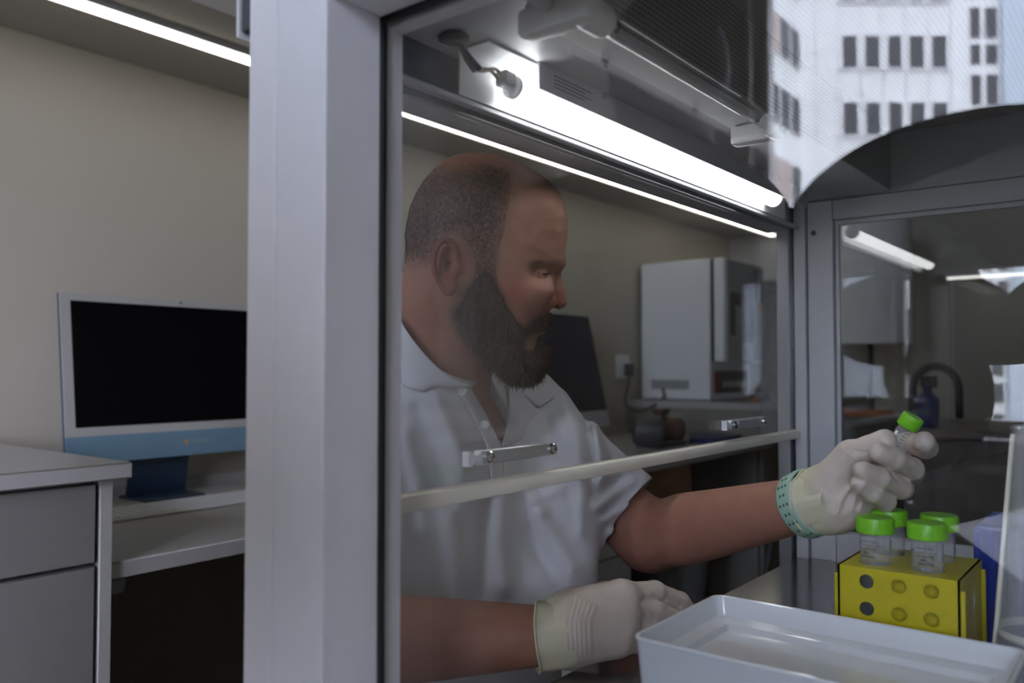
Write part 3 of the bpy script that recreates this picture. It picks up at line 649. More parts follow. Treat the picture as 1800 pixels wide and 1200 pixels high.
def np_mesh(name, v, f, m, parent=None, attrs=None):
    me = bpy.data.meshes.new(name); k = f.shape[1]
    me.vertices.add(len(v)); me.vertices.foreach_set('co', np.ascontiguousarray(v, np.float32).ravel())
    me.loops.add(f.size); me.loops.foreach_set('vertex_index', np.ascontiguousarray(f, np.int32).ravel())
    me.polygons.add(len(f)); me.polygons.foreach_set('loop_start', np.arange(0, f.size, k, dtype=np.int32))
    me.update(calc_edges=True); me.validate()
    me.polygons.foreach_set('use_smooth', np.ones(len(me.polygons), bool))
    for an, av in (attrs or {}).items():
        a = me.attributes.new(an, 'FLOAT', 'POINT'); a.data.foreach_set('value', np.ascontiguousarray(av, np.float32))
    return link(name, me, m, parent)
def poly_sd(pts, poly):
    # signed distance to a 2-D polygon, negative inside
    poly = np.asarray(poly, np.float32); d = np.full(len(pts), 1e9, np.float32); ins = np.zeros(len(pts), bool)
    for i in range(len(poly)):
        a, b = poly[i-1], poly[i]; e = b - a; w_ = pts - a; t = np.clip((w_ @ e)/max(float(e @ e), 1e-9), 0, 1)
        d = np.minimum(d, np.linalg.norm(w_ - t[:, None]*e, axis=1))
        c = ((a[1] <= pts[:,1]) & (b[1] > pts[:,1])) | ((b[1] <= pts[:,1]) & (a[1] > pts[:,1]))
        if a[1] != b[1]: ins ^= c & (pts[:,0] < a[0] + (pts[:,1]-a[1])/(b[1]-a[1])*(b[0]-a[0]))
    return np.where(ins, -d, d)
def line_d(pts, ln):
    d = np.full(len(pts), 1e9, np.float32); ln = np.asarray(ln, np.float32)
    for i in range(len(ln)-1):
        a, b = ln[i], ln[i+1]; e = b-a; w_ = pts-a; t = np.clip((w_ @ e)/max(float(e @ e), 1e-9), 0, 1); d = np.minimum(d, np.linalg.norm(w_-t[:,None]*e, axis=1))
    return d
def to_px(p):
    q = p - CAMP.astype(np.float32); F = q @ VF.astype(np.float32); F = np.maximum(F, .05)
    return np.stack([900 + FPX*(q @ VR.astype(np.float32))/F, 600 - FPX*(q @ VU.astype(np.float32))/F], 1), F
def noise3(p, sc, seed=0):
    r = np.random.default_rng(seed); out = np.zeros(len(p), np.float32)
    for i in range(6):
        k = r.normal(size=3); k = k/np.linalg.norm(k)*sc*r.uniform(.6, 1.6); out += np.sin(p @ k.astype(np.float32) + r.uniform(0, 6.28))
    return out/6
def spikes(pts, nrm, dirs, length, width, name, m, parent):
    # thin three-sided hair strands with one bend
    n = len(pts); a = np.cross(dirs, nrm + .31); a /= np.linalg.norm(a, axis=1, keepdims=True) + 1e-9; b = np.cross(dirs, a)
    L = length[:, None]; mid = pts + dirs*L*.5; sag = np.array([0,0,-1.])[None]*L*.18; tip = pts + dirs*L + sag*1.6; mid = mid + sag*.25
    V = np.zeros((n, 7, 3))
    for k in range(3):
        c, s_ = math.cos(2.094*k), math.sin(2.094*k); V[:, k] = pts + (a*c + b*s_)*width[:, None]; V[:, 3+k] = mid + (a*c + b*s_)*width[:, None]*.75
    V[:, 6] = tip
    F = np.array([(0,1,4),(0,4,3),(1,2,5),(1,5,4),(2,0,3),(2,3,5),(3,4,6),(4,5,6),(5,3,6)])
    F = (F[None] + (np.arange(n)*7)[:, None, None]).reshape(-1, 3)
    return np_mesh(name, V.reshape(-1, 3), F, m, parent)
def sample(v, f, mask, n, rng):
    # random points on quads whose first corner passes the mask
    q = f[mask[f].all(1)]; a, b, c, d = (v[q[:, i]] for i in range(4))
    nr = np.cross(c-a, d-b); ar = np.linalg.norm(nr, axis=1); nr = nr/(ar[:, None]+1e-12)
    i = rng.choice(len(q), n, p=ar/ar.sum()); u, w_ = rng.random((n,1)), rng.random((n,1))
    return (a[i]*(1-u) + b[i]*u)*(1-w_) + (d[i]*(1-u) + c[i]*u)*w_, nr[i]
# ================================================================== THE MAN
A = lambda *x: np.array(x, float)
def D_(x, y, dz): return A(x, y, ZC + dz)
# ---- head frame: a = picture right, b = up, n = towards the lens
HF = 1.0
HO = P(855, 450, HF); HN = -ray(855, 450); HN /= np.linalg.norm(HN)
HA = np.cross(VZ, HN); HA /= np.linalg.norm(HA); HB = np.cross(HN, HA)
KM = HF/FPX
def cr(x, y): return ((690 + x/2.6675 - 855)*KM, (450 - 250 - y/2.6675)*KM)      # traced outline units -> metres in the head frame
def hl(x, y, n): a, b = cr(x, y); return A(a, b, n)
def to_head(p): q = p - HO.astype(np.float32); return np.stack([q @ HA.astype(np.float32), q @ HB.astype(np.float32), q @ HN.astype(np.float32)], 1)
def from_head(q): return HO + q[0]*HA + q[1]*HB + q[2]*HN
skull = [(800,565),(812,500),(820,420),(818,350),(800,280),(770,225),(720,178),(650,133),(580,98),(500,72),(420,60),(350,60),(290,72),(240,98),(190,145),(150,195),(115,250),(90,310),(75,370),(65,440),(68,500),(75,560),(85,640),(105,720),(150,800),(240,860),(330,910),(450,1000),(560,1052),(630,1050),(668,1015),(680,970),(676,930),(686,905),(700,880),(705,865),(712,845),(735,800),(748,775),(755,740),(762,680),(768,620),(780,588)]
sk2 = np.array([cr(*q) for q in skull], np.float32)
g0 = sk2.min(0) - .02; gs = .0008; gn = np.ceil((sk2.max(0) + .02 - g0)/gs).astype(int)
gg = np.stack(np.meshgrid(*[g0[i] + np.arange(gn[i])*gs for i in range(2)], indexing='ij'), -1).reshape(-1, 2).astype(np.float32)
SKD = poly_sd(gg, sk2).reshape(gn)
def lut(q):
    t = (q - g0)/gs; o = np.linalg.norm(t - np.clip(t, 0, gn-1.001), axis=1)*gs; t = np.clip(t, 0, gn-1.001); i = t.astype(int); fr = (t-i)
    a, b = i[:,0], i[:,1]; fx, fy = fr[:,0], fr[:,1]
    return SKD[a,b]*(1-fx)*(1-fy) + SKD[a+1,b]*fx*(1-fy) + SKD[a,b+1]*(1-fx)*fy + SKD[a+1,b+1]*fx*fy + o
def sstep(x, a, b): t = np.clip((x-a)/(b-a), 0, 1); return t*t*(3-2*t)
b_top, b_eye, b_jaw = cr(0, 60)[1], cr(0, 610)[1], cr(0, 1000)[1]
def head_core(q):
    d = -lut(q[:, :2]); b = q[:, 1]; a = q[:, 0]
    W = .0765 - .012*sstep(b, b_eye+.02, b_jaw) - .006*sstep(b, b_eye+.07, b_top)
    W = W - .010*sstep(a, .02, .075)*sstep(b, b_top-.03, b_eye)                  # temples towards the brow
    Dd = .088 - .018*sstep(b, b_eye, b_jaw)
    u = np.maximum((Dd-d)/Dd, 0); v = np.abs(q[:, 2])/W
    e = 2.25
    return ((u**e + v**e)**(1/e) - 1)*.07
EARN = .0755
ear_hx = [((x-750)*7.5, (y-400)*7.5) for x, y in ()]
def pxh(px, py, n): return A((px-855)*KM, (450-py)*KM, n)
helix = [pxh(806,452,.078), pxh(804,434,.083), pxh(797,425.5,.087), pxh(788,424,.090), pxh(779,430,.092), pxh(773,443,.0935), pxh(771,459,.093), pxh(772,476,.090), pxh(777,490,.086), pxh(785,503,.082), pxh(793,509,.079)]
anti = [pxh(796,436,.082), pxh(788,442,.085), pxh(783,453,.087), pxh(781,466,.087), pxh(785,478,.085), pxh(793,485,.083)]
def head_sd(q):
    f = head_core(q); m = q.copy(); m[:, 2] = np.abs(m[:, 2])
    # brow ridge, cheekbone, sockets
    f = smin(f, cap(m, hl(770,568,.012), hl(700,566,.041), .0075, .006), .012)
    f = smin(f, ell(m, hl(650,690,.045), (.024,.016,.017)), .018)
    f = smax(f, -ell(m, hl(745,612,.058), (.026,.0095,.0175)), .012)
    # eyeball bed and lids
    f = smin(f, ell(m, hl(664,611,.0325), (.0128,.0110,.0125)), .005)
    # nose
    f = smin(f, cap(q, hl(757,600,0), hl(776,695,0), .0062, .0085), .010)
    f = smin(f, cap(q, hl(772,690,0), hl(783,744,0), .0085, .0098), .006)
    f = smin(f, ell(m, hl(728,748,.0125), (.0105,.0075,.0062)), .004)
    f = smax(f, -cap(m, hl(742,779,.0065), hl(765,772,.0055), .0036, .003), .003)
    f = smax(f, -cap(m, hl(703,735,.020), hl(712,760,.021), .0022, .0022), .004)
    # lips
    f = smin(f, cap(m, hl(706,866,.0), hl(676,869,.022), .0042, .0022), .004)
    f = smin(f, cap(m, hl(702,886,.0), hl(674,880,.020), .0048, .0022), .004)
    f = smax(f, -cap(m, hl(725,876,.0), hl(660,875,.026), .0009, .0009), .0025)
    # ear
    e = ell(m, pxh(789,464,.079), (.0125,.0285,.006), None)
    e = smin(e, ell(m, pxh(793,464,.0690), (.0120,.0260,.0085)), .004)
    e = smin(e, ell(m, pxh(793,500,.0785), (.0085,.0105,.0055)), .006)
    e = smax(e, -ell(m, pxh(789,452,.0905), (.0095,.018,.0075)), .004)
    e = smin(e, chain(m, helix, [.0030,.0032,.0034,.0034,.0034,.0034,.0033,.0032,.0032,.0035,.0035]), .0025)
    e = smin(e, chain(m, anti, [.0022,.0026,.0028,.0028,.0028,.0026]), .003)
    e = smax(e, -ell(m, pxh(795,466,.0870), (.0075,.0095,.0085)), .003)
    e = smin(e, cap(m, pxh(803,452,.0795), pxh(794,458,.0815), .0026, .0018), .003)
    e = smin(e, ell(m, pxh(806,470,.0775), (.0055,.0085,.0060)), .004)
    f = smin(f, e, .006)
    return f
# ---- joints
NB = D_(-.740, .785, -.115); NT = from_head(hl(270, 720, 0))
LSH, LEL, LWR = D_(-.752, .955, -.066), D_(-.565, 1.018, -.232), P(1420, 884, .90)
RSH, REL, RWR = D_(-.790, .668, -.075), D_(-.700, .560, -.285), P(962, 1116, .875)
fa = math.radians(-10); TM = np.array([[math.cos(fa), math.sin(fa), 0], [-math.sin(fa), math.cos(fa), 0], [0, 0, 1.]])   # world -> chest axes (front, left, up)
def torso_sd(p, g=0.0):
    d = ell(p, D_(-.775,.800,-.235), (.128+g,.180+g,.215+g), TM)
    d = smin(d, ell(p, D_(-.765,.800,-.43), (.140+g,.172+g,.20+g), TM), .08)
    d = smin(d, ell(p, D_(-.80,.80,-.57), (.145+g,.175+g,.12+g), TM), .06)
    d = smin(d, cap(p, NB, LSH+A(-.005,-.03,.0), .052+g, .050+g), .06)
    d = smin(d, cap(p, NB, RSH+A(-.005,.03,.0), .052+g, .050+g), .06)
    d = smin(d, cap(p, LSH, LSH+(LEL-LSH)*.25, .058+g, .056+g), .05)
    d = smin(d, cap(p, RSH, RSH+(REL-RSH)*.25, .058+g, .056+g), .05)
    return d
def neck_sd(p): return chain(p, [NT, NT*.45+NB*.55, NB], [.060, .058, .066])
def arms_sd(p):
    d = cap(p, LSH, LEL, .054, .044)
    k1 = LEL + (LWR-LEL)*.28
    d = smin(d, chain(p, [LEL, k1, LWR, LWR+(LWR-LEL)*.10], [.043, .046, .0285, .027]), .02)
    k2 = REL + (RWR-REL)*.28
    e = smin(cap(p, RSH, REL, .054, .045), chain(p, [REL, k2, RWR, RWR+(RWR-REL)*.10], [.044, .047, .030, .028]), .02)
    return np.minimum(d, e)
HIPS = D_(-.80,.80,-.57)
def legs_sd(p):
    d = None
    for y, ky in ((.715,.66),(.885,.93)):
        kn = D_(-.36, ky, -.525); ft = D_(-.40, ky, -1.02)
        e = smin(cap(p, A(-.77,y,HIPS[2]-.01), kn, .085, .06), cap(p, kn, ft, .056, .043), .03)
        e = smin(e, cap(p, ft+A(-.05,0,-.015), ft+A(.14,0,-.02), .042, .036), .03)
        d = e if d is None else np.minimum(d, e)
    return d
def skin_low(p): return smin(smin(torso_sd(p), neck_sd(p), .035), np.minimum(arms_sd(p), legs_sd(p)+.004), .03)
def skin_high(p): return smin(head_sd(to_head(p)), smin(neck_sd(p), torso_sd(p), .035), .022)

# ---- skin material
def skin_mat(name):
    m = bpy.data.materials.new(name); N, L = nt(m); b = N['Principled BSDF']
    def at(n): a = N.new('ShaderNodeAttribute'); a.attribute_name = n; return a.outputs['Fac']
    def mix(fac, c0, c1):
        x = N.new('ShaderNodeMixRGB'); L.new(fac, x.inputs[0])
        for i, c in ((1, c0), (2, c1)):
            if isinstance(c, tuple): x.inputs[i].default_value = (*c, 1)
            else: L.new(c, x.inputs[i])
        return x.outputs[0]
    tc = N.new('ShaderNodeTexCoord')
    n1 = N.new('ShaderNodeTexNoise'); n1.inputs['Scale'].default_value = 60; n1.inputs['Detail'].default_value = 6; L.new(tc.outputs['Object'], n1.inputs['Vector'])
    base = mix(n1.outputs[0], (0.315, 0.145, 0.094), (0.41, 0.208, 0.138))
    base = mix(at('red'), base, (0.29, 0.088, 0.056))
    n2 = N.new('ShaderNodeTexNoise'); n2.inputs['Scale'].default_value = 260; n2.inputs['Detail'].default_value = 3; L.new(tc.outputs['Object'], n2.inputs['Vector'])
    rp = N.new('ShaderNodeMapRange'); rp.inputs[1].default_value = .35; rp.inputs[2].default_value = .65; rp.inputs[3].default_value = .5; rp.inputs[4].default_value = 1.0; L.new(n2.outputs[0], rp.inputs[0])
    mu = N.new('ShaderNodeMath'); mu.operation = 'MULTIPLY'; L.new(at('hair'), mu.inputs[0]); L.new(rp.outputs[0], mu.inputs[1])
    base = mix(mu.outputs[0], base, (0.058, 0.043, 0.037))
    base = mix(at('ink'), base, (0.03, 0.03, 0.04))
    L.new(base, b.inputs['Base Color'])
    b.inputs['Roughness'].default_value = .58; b.inputs['Subsurface Weight'].default_value = .0; b.inputs['Subsurface Radius'].default_value = (.012, .005, .003); b.inputs['Subsurface Scale'].default_value = .35
    bp = N.new('ShaderNodeBump'); bp.inputs['Strength'].default_value = .25; bp.inputs['Distance'].default_value = .0006; L.new(n2.outputs[0], bp.inputs['Height']); L.new(bp.outputs[0], b.inputs['Normal'])
    return m
SKIN = skin_mat('skin')
hairpoly = [cr(*q) for q in ((530,170),(538,240),(525,320),(508,430),(485,490),(475,560),(398,560),(380,500),(345,462),(310,440),(240,445),(205,490),(198,560),(150,585),(110,600),(60,600),(20,560),(20,420),(60,280),(130,180),(205,128),(300,135),(420,135),(480,140))]
beardpoly = [cr(*q) for q in ((400,490),(474,490),(485,640),(520,720),(560,795),(610,850),(655,815),(700,792),(775,785),(790,850),(735,866),(660,868),(620,885),(600,915),(610,955),(655,965),(672,925),(715,905),(730,970),(715,1060),(660,1130),(560,1130),(460,1060),(400,985),(330,905),(285,830),(272,770),(330,700),(385,620))]
def skin_attrs(v):
    q = to_head(v.astype(np.float32)); up = (q[:,1] > -.20) & (np.abs(q[:,2]) < .2) & (np.abs(q[:,0]) < .2)
    ab = q[:, :2]
    hd = np.where(up, np.clip(.5 - (poly_sd(ab, hairpoly) + .004*noise3(q, 260, 21))/.026, 0, 1), 0)
    fade = sstep(ab[:,1], cr(0,640)[1], cr(0,470)[1]); hd = hd*np.where(ab[:,0] < cr(345,0)[0], .25+.75*fade, 1.0)
    thin = sstep(ab[:,1], cr(0,60)[1], cr(0,190)[1])
    hd *= .92*(.2+.8*thin)
    bd = np.where(up, np.clip(.5 - (poly_sd(ab, beardpoly) + .003*noise3(q, 400, 31))/.012, 0, 1), 0)*(.92 - .12*sstep(ab[:,1], cr(0,700)[1], cr(0,540)[1]))
    hair = np.maximum(hd, bd)
    def blob(x, y, r): c = np.array(cr(x, y)); return np.exp(-((ab-c)**2).sum(1)/r**2)
    red = .75*blob(560,700,.020) + 1.1*blob(265,570,.032)*(np.abs(q[:,2]) > .074) + .55*blob(780,745,.014) + .4*blob(740,750,.012) + .45*blob(200,800,.04) + .35*blob(300,90,.05) + .35*blob(430,980,.05)
    red += .45*np.exp(-((ab-np.array(cr(690,878)))**2/np.array([.011,.0042])**2).sum(1))
    red = np.where(up, np.clip(red, 0, .9), .22)
    px, _ = to_px(v.astype(np.float32)); ink = np.zeros(len(v))
    for ln in ([(880,735),(886,728),(889,716)], [(884,742),(890,738),(892,726)], [(876,722),(883,716)], [(888,752),(891,744)]):
        ink = np.maximum(ink, .6*np.exp(-(line_d(px, ln)/2.2)**2)*up*(q[:,1] < -.15))
    return dict(hair=hair, red=red, ink=ink)
CUTZ = NB[2] + .012
v1, f1 = mesh_sdf(skin_high, (HO[0]-.20, HO[1]-.17, CUTZ-.004), (HO[0]+.16, HO[1]+.17, HO[2]+.16), .0017)
v2, f2 = mesh_sdf(skin_low, (-1.02,.36,.0), (-.20,1.14, CUTZ+.004), .0052)
va = np.concatenate([v1, v2]); fa_ = np.concatenate([f1, f2+len(v1)]); va[:,2] = np.maximum(va[:,2], .001)
man = np_mesh('person', va, fa_, SKIN, None, skin_attrs(va))
tag(man, 'bearded man in a white polo shirt and latex gloves working at the hood', 'person')

# ---- eyes
def head_obj(name, vs, fs, m, smooth=True):
    return MB().add([from_head(q) for q in vs], fs).build(name, m, man, smooth)
def eyeball(sgn):
    c = hl(670, 611, .0334*sgn); r = .0128; vs, fs = [], []; nu, nv = 20, 14
    for i in range(nv+1):
        th = math.pi*i/nv
        for j in range(nu): ph = 2*math.pi*j/nu; vs.append(c + r*A(math.cos(th), math.sin(th)*math.cos(ph), math.sin(th)*math.sin(ph)))
    fs = [(i*nu+j, i*nu+(j+1)%nu, (i+1)*nu+(j+1)%nu, (i+1)*nu+j) for i in range(nv) for j in range(nu)]
    me = head_obj('eyeball', vs, fs, mat('eye_white', (.14,.12,.115), .5)); me.data.materials.append(mat('iris', (.05,.07,.09), .15))
    for p_ in me.data.polygons: p_.material_index = 1 if p_.index < 3*nu else 0
    # lids: spherical caps above and below a narrow slit
    for lo, hi, nm in ((12, 150, 'upper_eyelid'), (-150, -9, 'lower_eyelid')):
        vs = []; R = .0137; nu2, nv2 = 14, 12
        for i in range(nv2+1):
            la = math.radians(-80 + 160*i/nv2)          # across, along the side axis
            for j in range(nu2+1):
                tt = j/nu2; pa = math.radians(lo + (hi-lo)*tt)
                if nm == 'upper_eyelid': pa0 = math.radians(-5 + 8*math.cos(la)); pa = pa0 + (math.radians(150)-pa0)*tt
                else: pa1 = math.radians(-6 - 7*math.cos(la)); pa = math.radians(-150) + (pa1+math.radians(150))*tt
                vs.append(c + R*A(math.cos(la)*math.cos(pa), math.cos(la)*math.sin(pa), math.sin(la)))
        m_ = nu2+1; fs = [(i*m_+j, i*m_+j+1, (i+1)*m_+j+1, (i+1)*m_+j) for i in range(nv2) for j in range(nu2)]
        head_obj(nm, vs, fs, SKIN)
    la_ = [math.radians(x) for x in range(-55, 66, 6)]
    pts = [c + .0140*A(math.cos(l)*math.cos(math.radians(-5+8*math.cos(l))), math.cos(l)*math.sin(math.radians(-5+8*math.cos(l))), math.sin(l)) for l in la_]
    MB().tube([from_head(q) for q in pts], .0006, 6).build('eyelashes', mat('lash_brown', (.03,.02,.015), .6), man, True)
eyeball(1); eyeball(-1)

# ---- beard mass and strands
HAIRM = mat('beard_hair', (0.048, 0.027, 0.017), .6, var=.35, vscale=400, spec=.3)
HAIRL = mat('greying_hair', (0.10, 0.060, 0.040), .6, var=.4, vscale=500, spec=.3)
def beard_sd(p):
    q = to_head(p); ab = q[:, :2]
    th = .0015 + .0050*sstep(ab[:,1], cr(0,600)[1], cr(0,800)[1]) + .0065*sstep(ab[:,1], cr(0,880)[1], cr(0,1040)[1])*sstep(ab[:,0], cr(350,0)[0], cr(560,0)[0])
    th = np.where((ab[:,0] > cr(620,0)[0]) & (ab[:,1] > cr(0,880)[1]), .0042, th)
    qs = q*np.array([1.0, .35, 1.0], np.float32)
    th = th*(1 + .45*noise3(qs, 900, 1) + .45*noise3(qs, 1700, 2)) + .0008*noise3(qs, 2400, 4)
    th = th*sstep(-poly_sd(ab, beardpoly), -.001, .013) + .0004 - .0032*sstep(ab[:,1], cr(0,670)[1], cr(0,545)[1])
    hs = smin(head_core(q), ell(q, hl(640,1040,0), (.022,.014,.026)), .02)
    hs = smin(hs, neck_sd(p)+.004, .01)
    ps = poly_sd(ab, beardpoly) + .0016*noise3(p, 900, 3)
    return smax(hs - th, ps + .0012, .004)
vb, fb = mesh_sdf(beard_sd, HO-A(.14,.15,.19), HO+A(.14,.15,.04), .0021)
beard = np_mesh('beard', vb, fb, HAIRM, man)
rng = np.random.default_rng(11)
qv = to_head(vb.astype(np.float32)); ok = (qv[:,2] > -.02) | (qv[:,0] > .02)
pt, nr = sample(vb, fb, ok, 20000, rng); hq = to_head(pt.astype(np.float32))
dn = -HB*.95 - HA*.08
dr = nr*.55 + dn[None]*.75 + rng.normal(size=pt.shape)*.34; fw = sstep(hq[:,0], cr(560,0)[0], cr(690,0)[0]); dr += HA[None]*.25*fw[:,None]
dr /= np.linalg.norm(dr, axis=1, keepdims=True)
ck = rng.choice(len(pt), 2600, replace=False); lc_ = (.006 + .008*sstep(hq[ck,1], cr(0,650)[1], cr(0,1000)[1])*rng.uniform(.5, 1.2, len(ck)))*np.where(hq[ck,1] > cr(0,700)[1], .5, 1)
spikes(pt[ck]-nr[ck]*.001, nr[ck], dr[ck]*np.array([1,1,1.]), lc_, rng.uniform(.0005,.0009,len(ck)), 'beard_tufts', HAIRL, man)
ln = .0035 + .006*sstep(hq[:,1], cr(0,650)[1], cr(0,1000)[1])*rng.uniform(.4, 1.2, len(pt))
sel = rng.random(len(pt)) < .72
spikes(pt[sel], nr[sel], dr[sel], ln[sel], np.full(sel.sum(), .00030), 'beard_strands', HAIRM, man)
spikes(pt[~sel], nr[~sel], dr[~sel], ln[~sel], np.full((~sel).sum(), .00028), 'grey_beard_strands', HAIRL, man)
# close-cropped hair
at_ = skin_attrs(v1); qh = to_head(v1.astype(np.float32)); inh = ((poly_sd(qh[:, :2], hairpoly) < .002) | ((poly_sd(qh[:, :2], beardpoly) < .001) & (qh[:,1] > cr(0,720)[1]))) & (qh[:,2] > -.06)
pt, nr = sample(v1, f1, inh, 15000, rng); hq = to_head(pt.astype(np.float32))
keep = rng.random(len(pt)) < np.where(hq[:,0] > cr(345,0)[0], 1.0, .15 + .85*sstep(hq[:,1], cr(0,620)[1], cr(0,420)[1]))*(.25+.75*sstep(hq[:,1], cr(0,60)[1], cr(0,200)[1])); pt, nr, hq = pt[keep], nr[keep], hq[keep]
dr = nr*.55 + (-HB*.5 + HA*.45)[None] + rng.normal(size=pt.shape)*.25; dr /= np.linalg.norm(dr, axis=1, keepdims=True)
sel = rng.random(len(pt)) < .5; ln = rng.uniform(.0016, .0034, len(pt))
spikes(pt[sel], nr[sel], dr[sel], ln[sel], np.full(sel.sum(), .00022), 'cropped_hair', HAIRM, man)
spikes(pt[~sel], nr[~sel], dr[~sel], ln[~sel], np.full((~sel).sum(), .00020), 'cropped_grey_hair', HAIRL, man)
# eyebrow and lashes
brow = [cr(*q) for q in ((628,556),(680,545),(745,545),(790,560),(745,572),(680,566),(635,576))]
inb = (poly_sd(qh[:, :2], brow) < .0005) & (qh[:,2] > -.05)
if inb.sum() > 50:
    pt, nr = sample(v1, f1, inb, 320, rng); dr = nr*.4 - HA[None]*.8 + rng.normal(size=pt.shape)*.2; dr /= np.linalg.norm(dr, axis=1, keepdims=True)
    spikes(pt, nr, dr, rng.uniform(.004,.007,len(pt)), np.full(len(pt), .00014), 'eyebrows', mat('brow_hair', (.19,.12,.08), .6), man)

# ---- polo shirt
def shirt_mat():
    m = mat('white_pique_cotton', (0.58, 0.58, 0.60), .85, var=.015, vscale=8, bump=.22, bscale=1500, spec=.2); return m
COT = shirt_mat()
LHEM = LSH + (LEL-LSH)*.80; LDIR = (LEL-LSH)/np.linalg.norm(LEL-LSH); RHEM = RSH + (REL-RSH)*.80; RDIR = (REL-RSH)/np.linalg.norm(REL-RSH)
VPOLY = [(826,683),(856,655),(896,655),(894,700),(891,740),(881,786),(872,765),(852,722)]
FOLDS = [  # picture polylines: ridge height (m), half width (px)
    ([(1049,893),(1080,868),(1112,846)], .0045, 9), ([(1062,912),(1105,885),(1148,862)], .0045, 9), ([(1050,846),(1085,828),(1105,822)], .004, 9), ([(1075,935),(1120,915),(1160,885)], .003, 7),
    ([(1052,868),(1090,846)], -.0035, 7), ([(1060,905),(1120,872)], -.003, 6),
    ([(1006,690),(1030,740),(1040,800),(1042,870)], -.006, 8), ([(990,700),(1012,760),(1020,830),(1022,930)], .005, 11), ([(1046,750),(1056,800),(1060,830)], .004, 7),
    ([(950,905),(975,950),(1005,1000)], .007, 16), ([(930,930),(950,980),(985,1030)], -.005, 14), ([(759,690),(790,755),(815,815)], .005, 14), ([(735,720),(770,800),(790,880)], -.004, 16),
    ([(712,760),(735,850),(745,930)], .005, 16), ([(885,870),(880,950),(890,1030)], .005, 15), ([(860,880),(850,960),(850,1040)], -.004, 13), ([(790,900),(800,1000),(800,1060)], .005, 18),
    ([(960,740),(985,800),(1000,870)], -.004, 12), ([(940,880),(985,860),(1015,840)], .004, 10), ([(905,800),(935,880),(950,900)], .004, 12), ([(720,600),(760,680)], .0, 10)]
CPA, CPB, CPC = P(826,680,.985), P(706,560,1.03), P(930,645,1.10)      # the collar line lies in this plane
CPN = np.cross(CPB-CPA, CPC-CPA); CPN /= np.linalg.norm(CPN); CPN *= np.sign(CPN[2]); CPO = CPA
def shirt_sd(p, folds=True):
    t = smin(torso_sd(p, .011), neck_sd(p)-.007, .040)
    s1 = cap(p, LSH, LEL, .064, .062); s1 = smax(s1, (p-LHEM.astype(np.float32)) @ LDIR.astype(np.float32), .004)
    s1 = smax(s1, -np.maximum(cap(p, LSH, LEL, .055, .052), .165-((p-LSH.astype(np.float32)) @ LDIR.astype(np.float32))), .003)
    s2 = cap(p, RSH, REL, .068, .066); s2 = smax(s2, (p-RHEM.astype(np.float32)) @ RDIR.astype(np.float32), .004)
    d = smin(smin(t, s1, .025), s2, .025)
    d = smin(d, cap(p, P(1000,800,1.10), P(972,1075,1.06), .045, .055), .05)
    d = smax(d, HIPS[2]-.03-p[:,2], .01)
    px, F = to_px(p)
    if folds:
        dd = np.zeros(len(p), np.float32); near = np.abs(d) < .03
        if near.any():
            pn = px[near]; acc = np.zeros(near.sum(), np.float32)
            for ln_, h_, w_ in FOLDS: acc += 1.25*h_*np.exp(-(line_d(pn, ln_)/w_)**2)
            acc += .0012*noise3(p[near], 55, 5) + .0006*noise3(p[near], 130, 6)
            dd[near] = acc
        d = d - dd
    d = smax(d, (p-CPO.astype(np.float32)) @ CPN.astype(np.float32) - .006, .004)
    vp = poly_sd(px, VPOLY)*(F/FPX)
    d = smax(d, -np.maximum(vp, F-1.075), .002)
    return d
vs_, fs_ = mesh_sdf(shirt_sd, (-1.02,.40,HIPS[2]-.04), (-.46,1.14,ZC+.03), .0036)
shirt = np_mesh('polo_shirt', vs_, fs_, COT, man)

def hit(px, py, fn, off=0.0, f0=.70, f1=1.5):
    r = ray(px, py); t = f0
    for _ in range(160):
        d = float(fn((CAMP + r*t)[None].astype(np.float32))[0])
        if d < .0003: break
        t += max(d*.6, .0004)
        if t > f1: return None
    return CAMP + r*(t - off)
def body_or_shirt(p): return np.minimum(shirt_sd(p), skin_high(p))
def shirt_fill(p): return smin(smin(torso_sd(p, .011), neck_sd(p)-.007, .040), cap(p, LSH, LEL, .064, .062), .025)
def resamp(l, n):
    l = [np.array(q, float) for q in l]; s = np.concatenate([[0], np.cumsum([np.linalg.norm(l[i+1]-l[i]) for i in range(len(l)-1)])]); s /= s[-1]
    return [np.array([np.interp(x, s, [q[k] for q in l]) for k in range(len(l[0]))]) for x in np.linspace(0, 1, n)]
def patch(name, la, lb, n=18, m=6, offa=.006, offb=.004, bulge=.0, thick=.0022, fn=shirt_fill):
    ra, rb = resamp(la, n), resamp(lb, n); rows = []; last = 1.0
    for i in range(n):
        row = []
        for j in range(m):
            t = j/(m-1); q = ra[i]*(1-t) + rb[i]*t
            h = hit(q[0], q[1], fn)
            if h is None: h = CAMP + ray(*q[:2])*last
            last = float((h-CAMP) @ VF)
            row.append(h - ray(*q[:2])*(offa*(1-t) + offb*t + bulge*4*t*(1-t)))
        rows.append(row)
    o = MB().grid(rows).build(name, COT, shirt, True)
    sm = o.modifiers.new('thickness', 'SOLIDIFY'); sm.thickness = thick; sm.offset = 0
    sb = o.modifiers.new('smooth', 'SUBSURF'); sb.levels = 1; sb.render_levels = 1
    return o
neck_or_shirt = shirt_fill
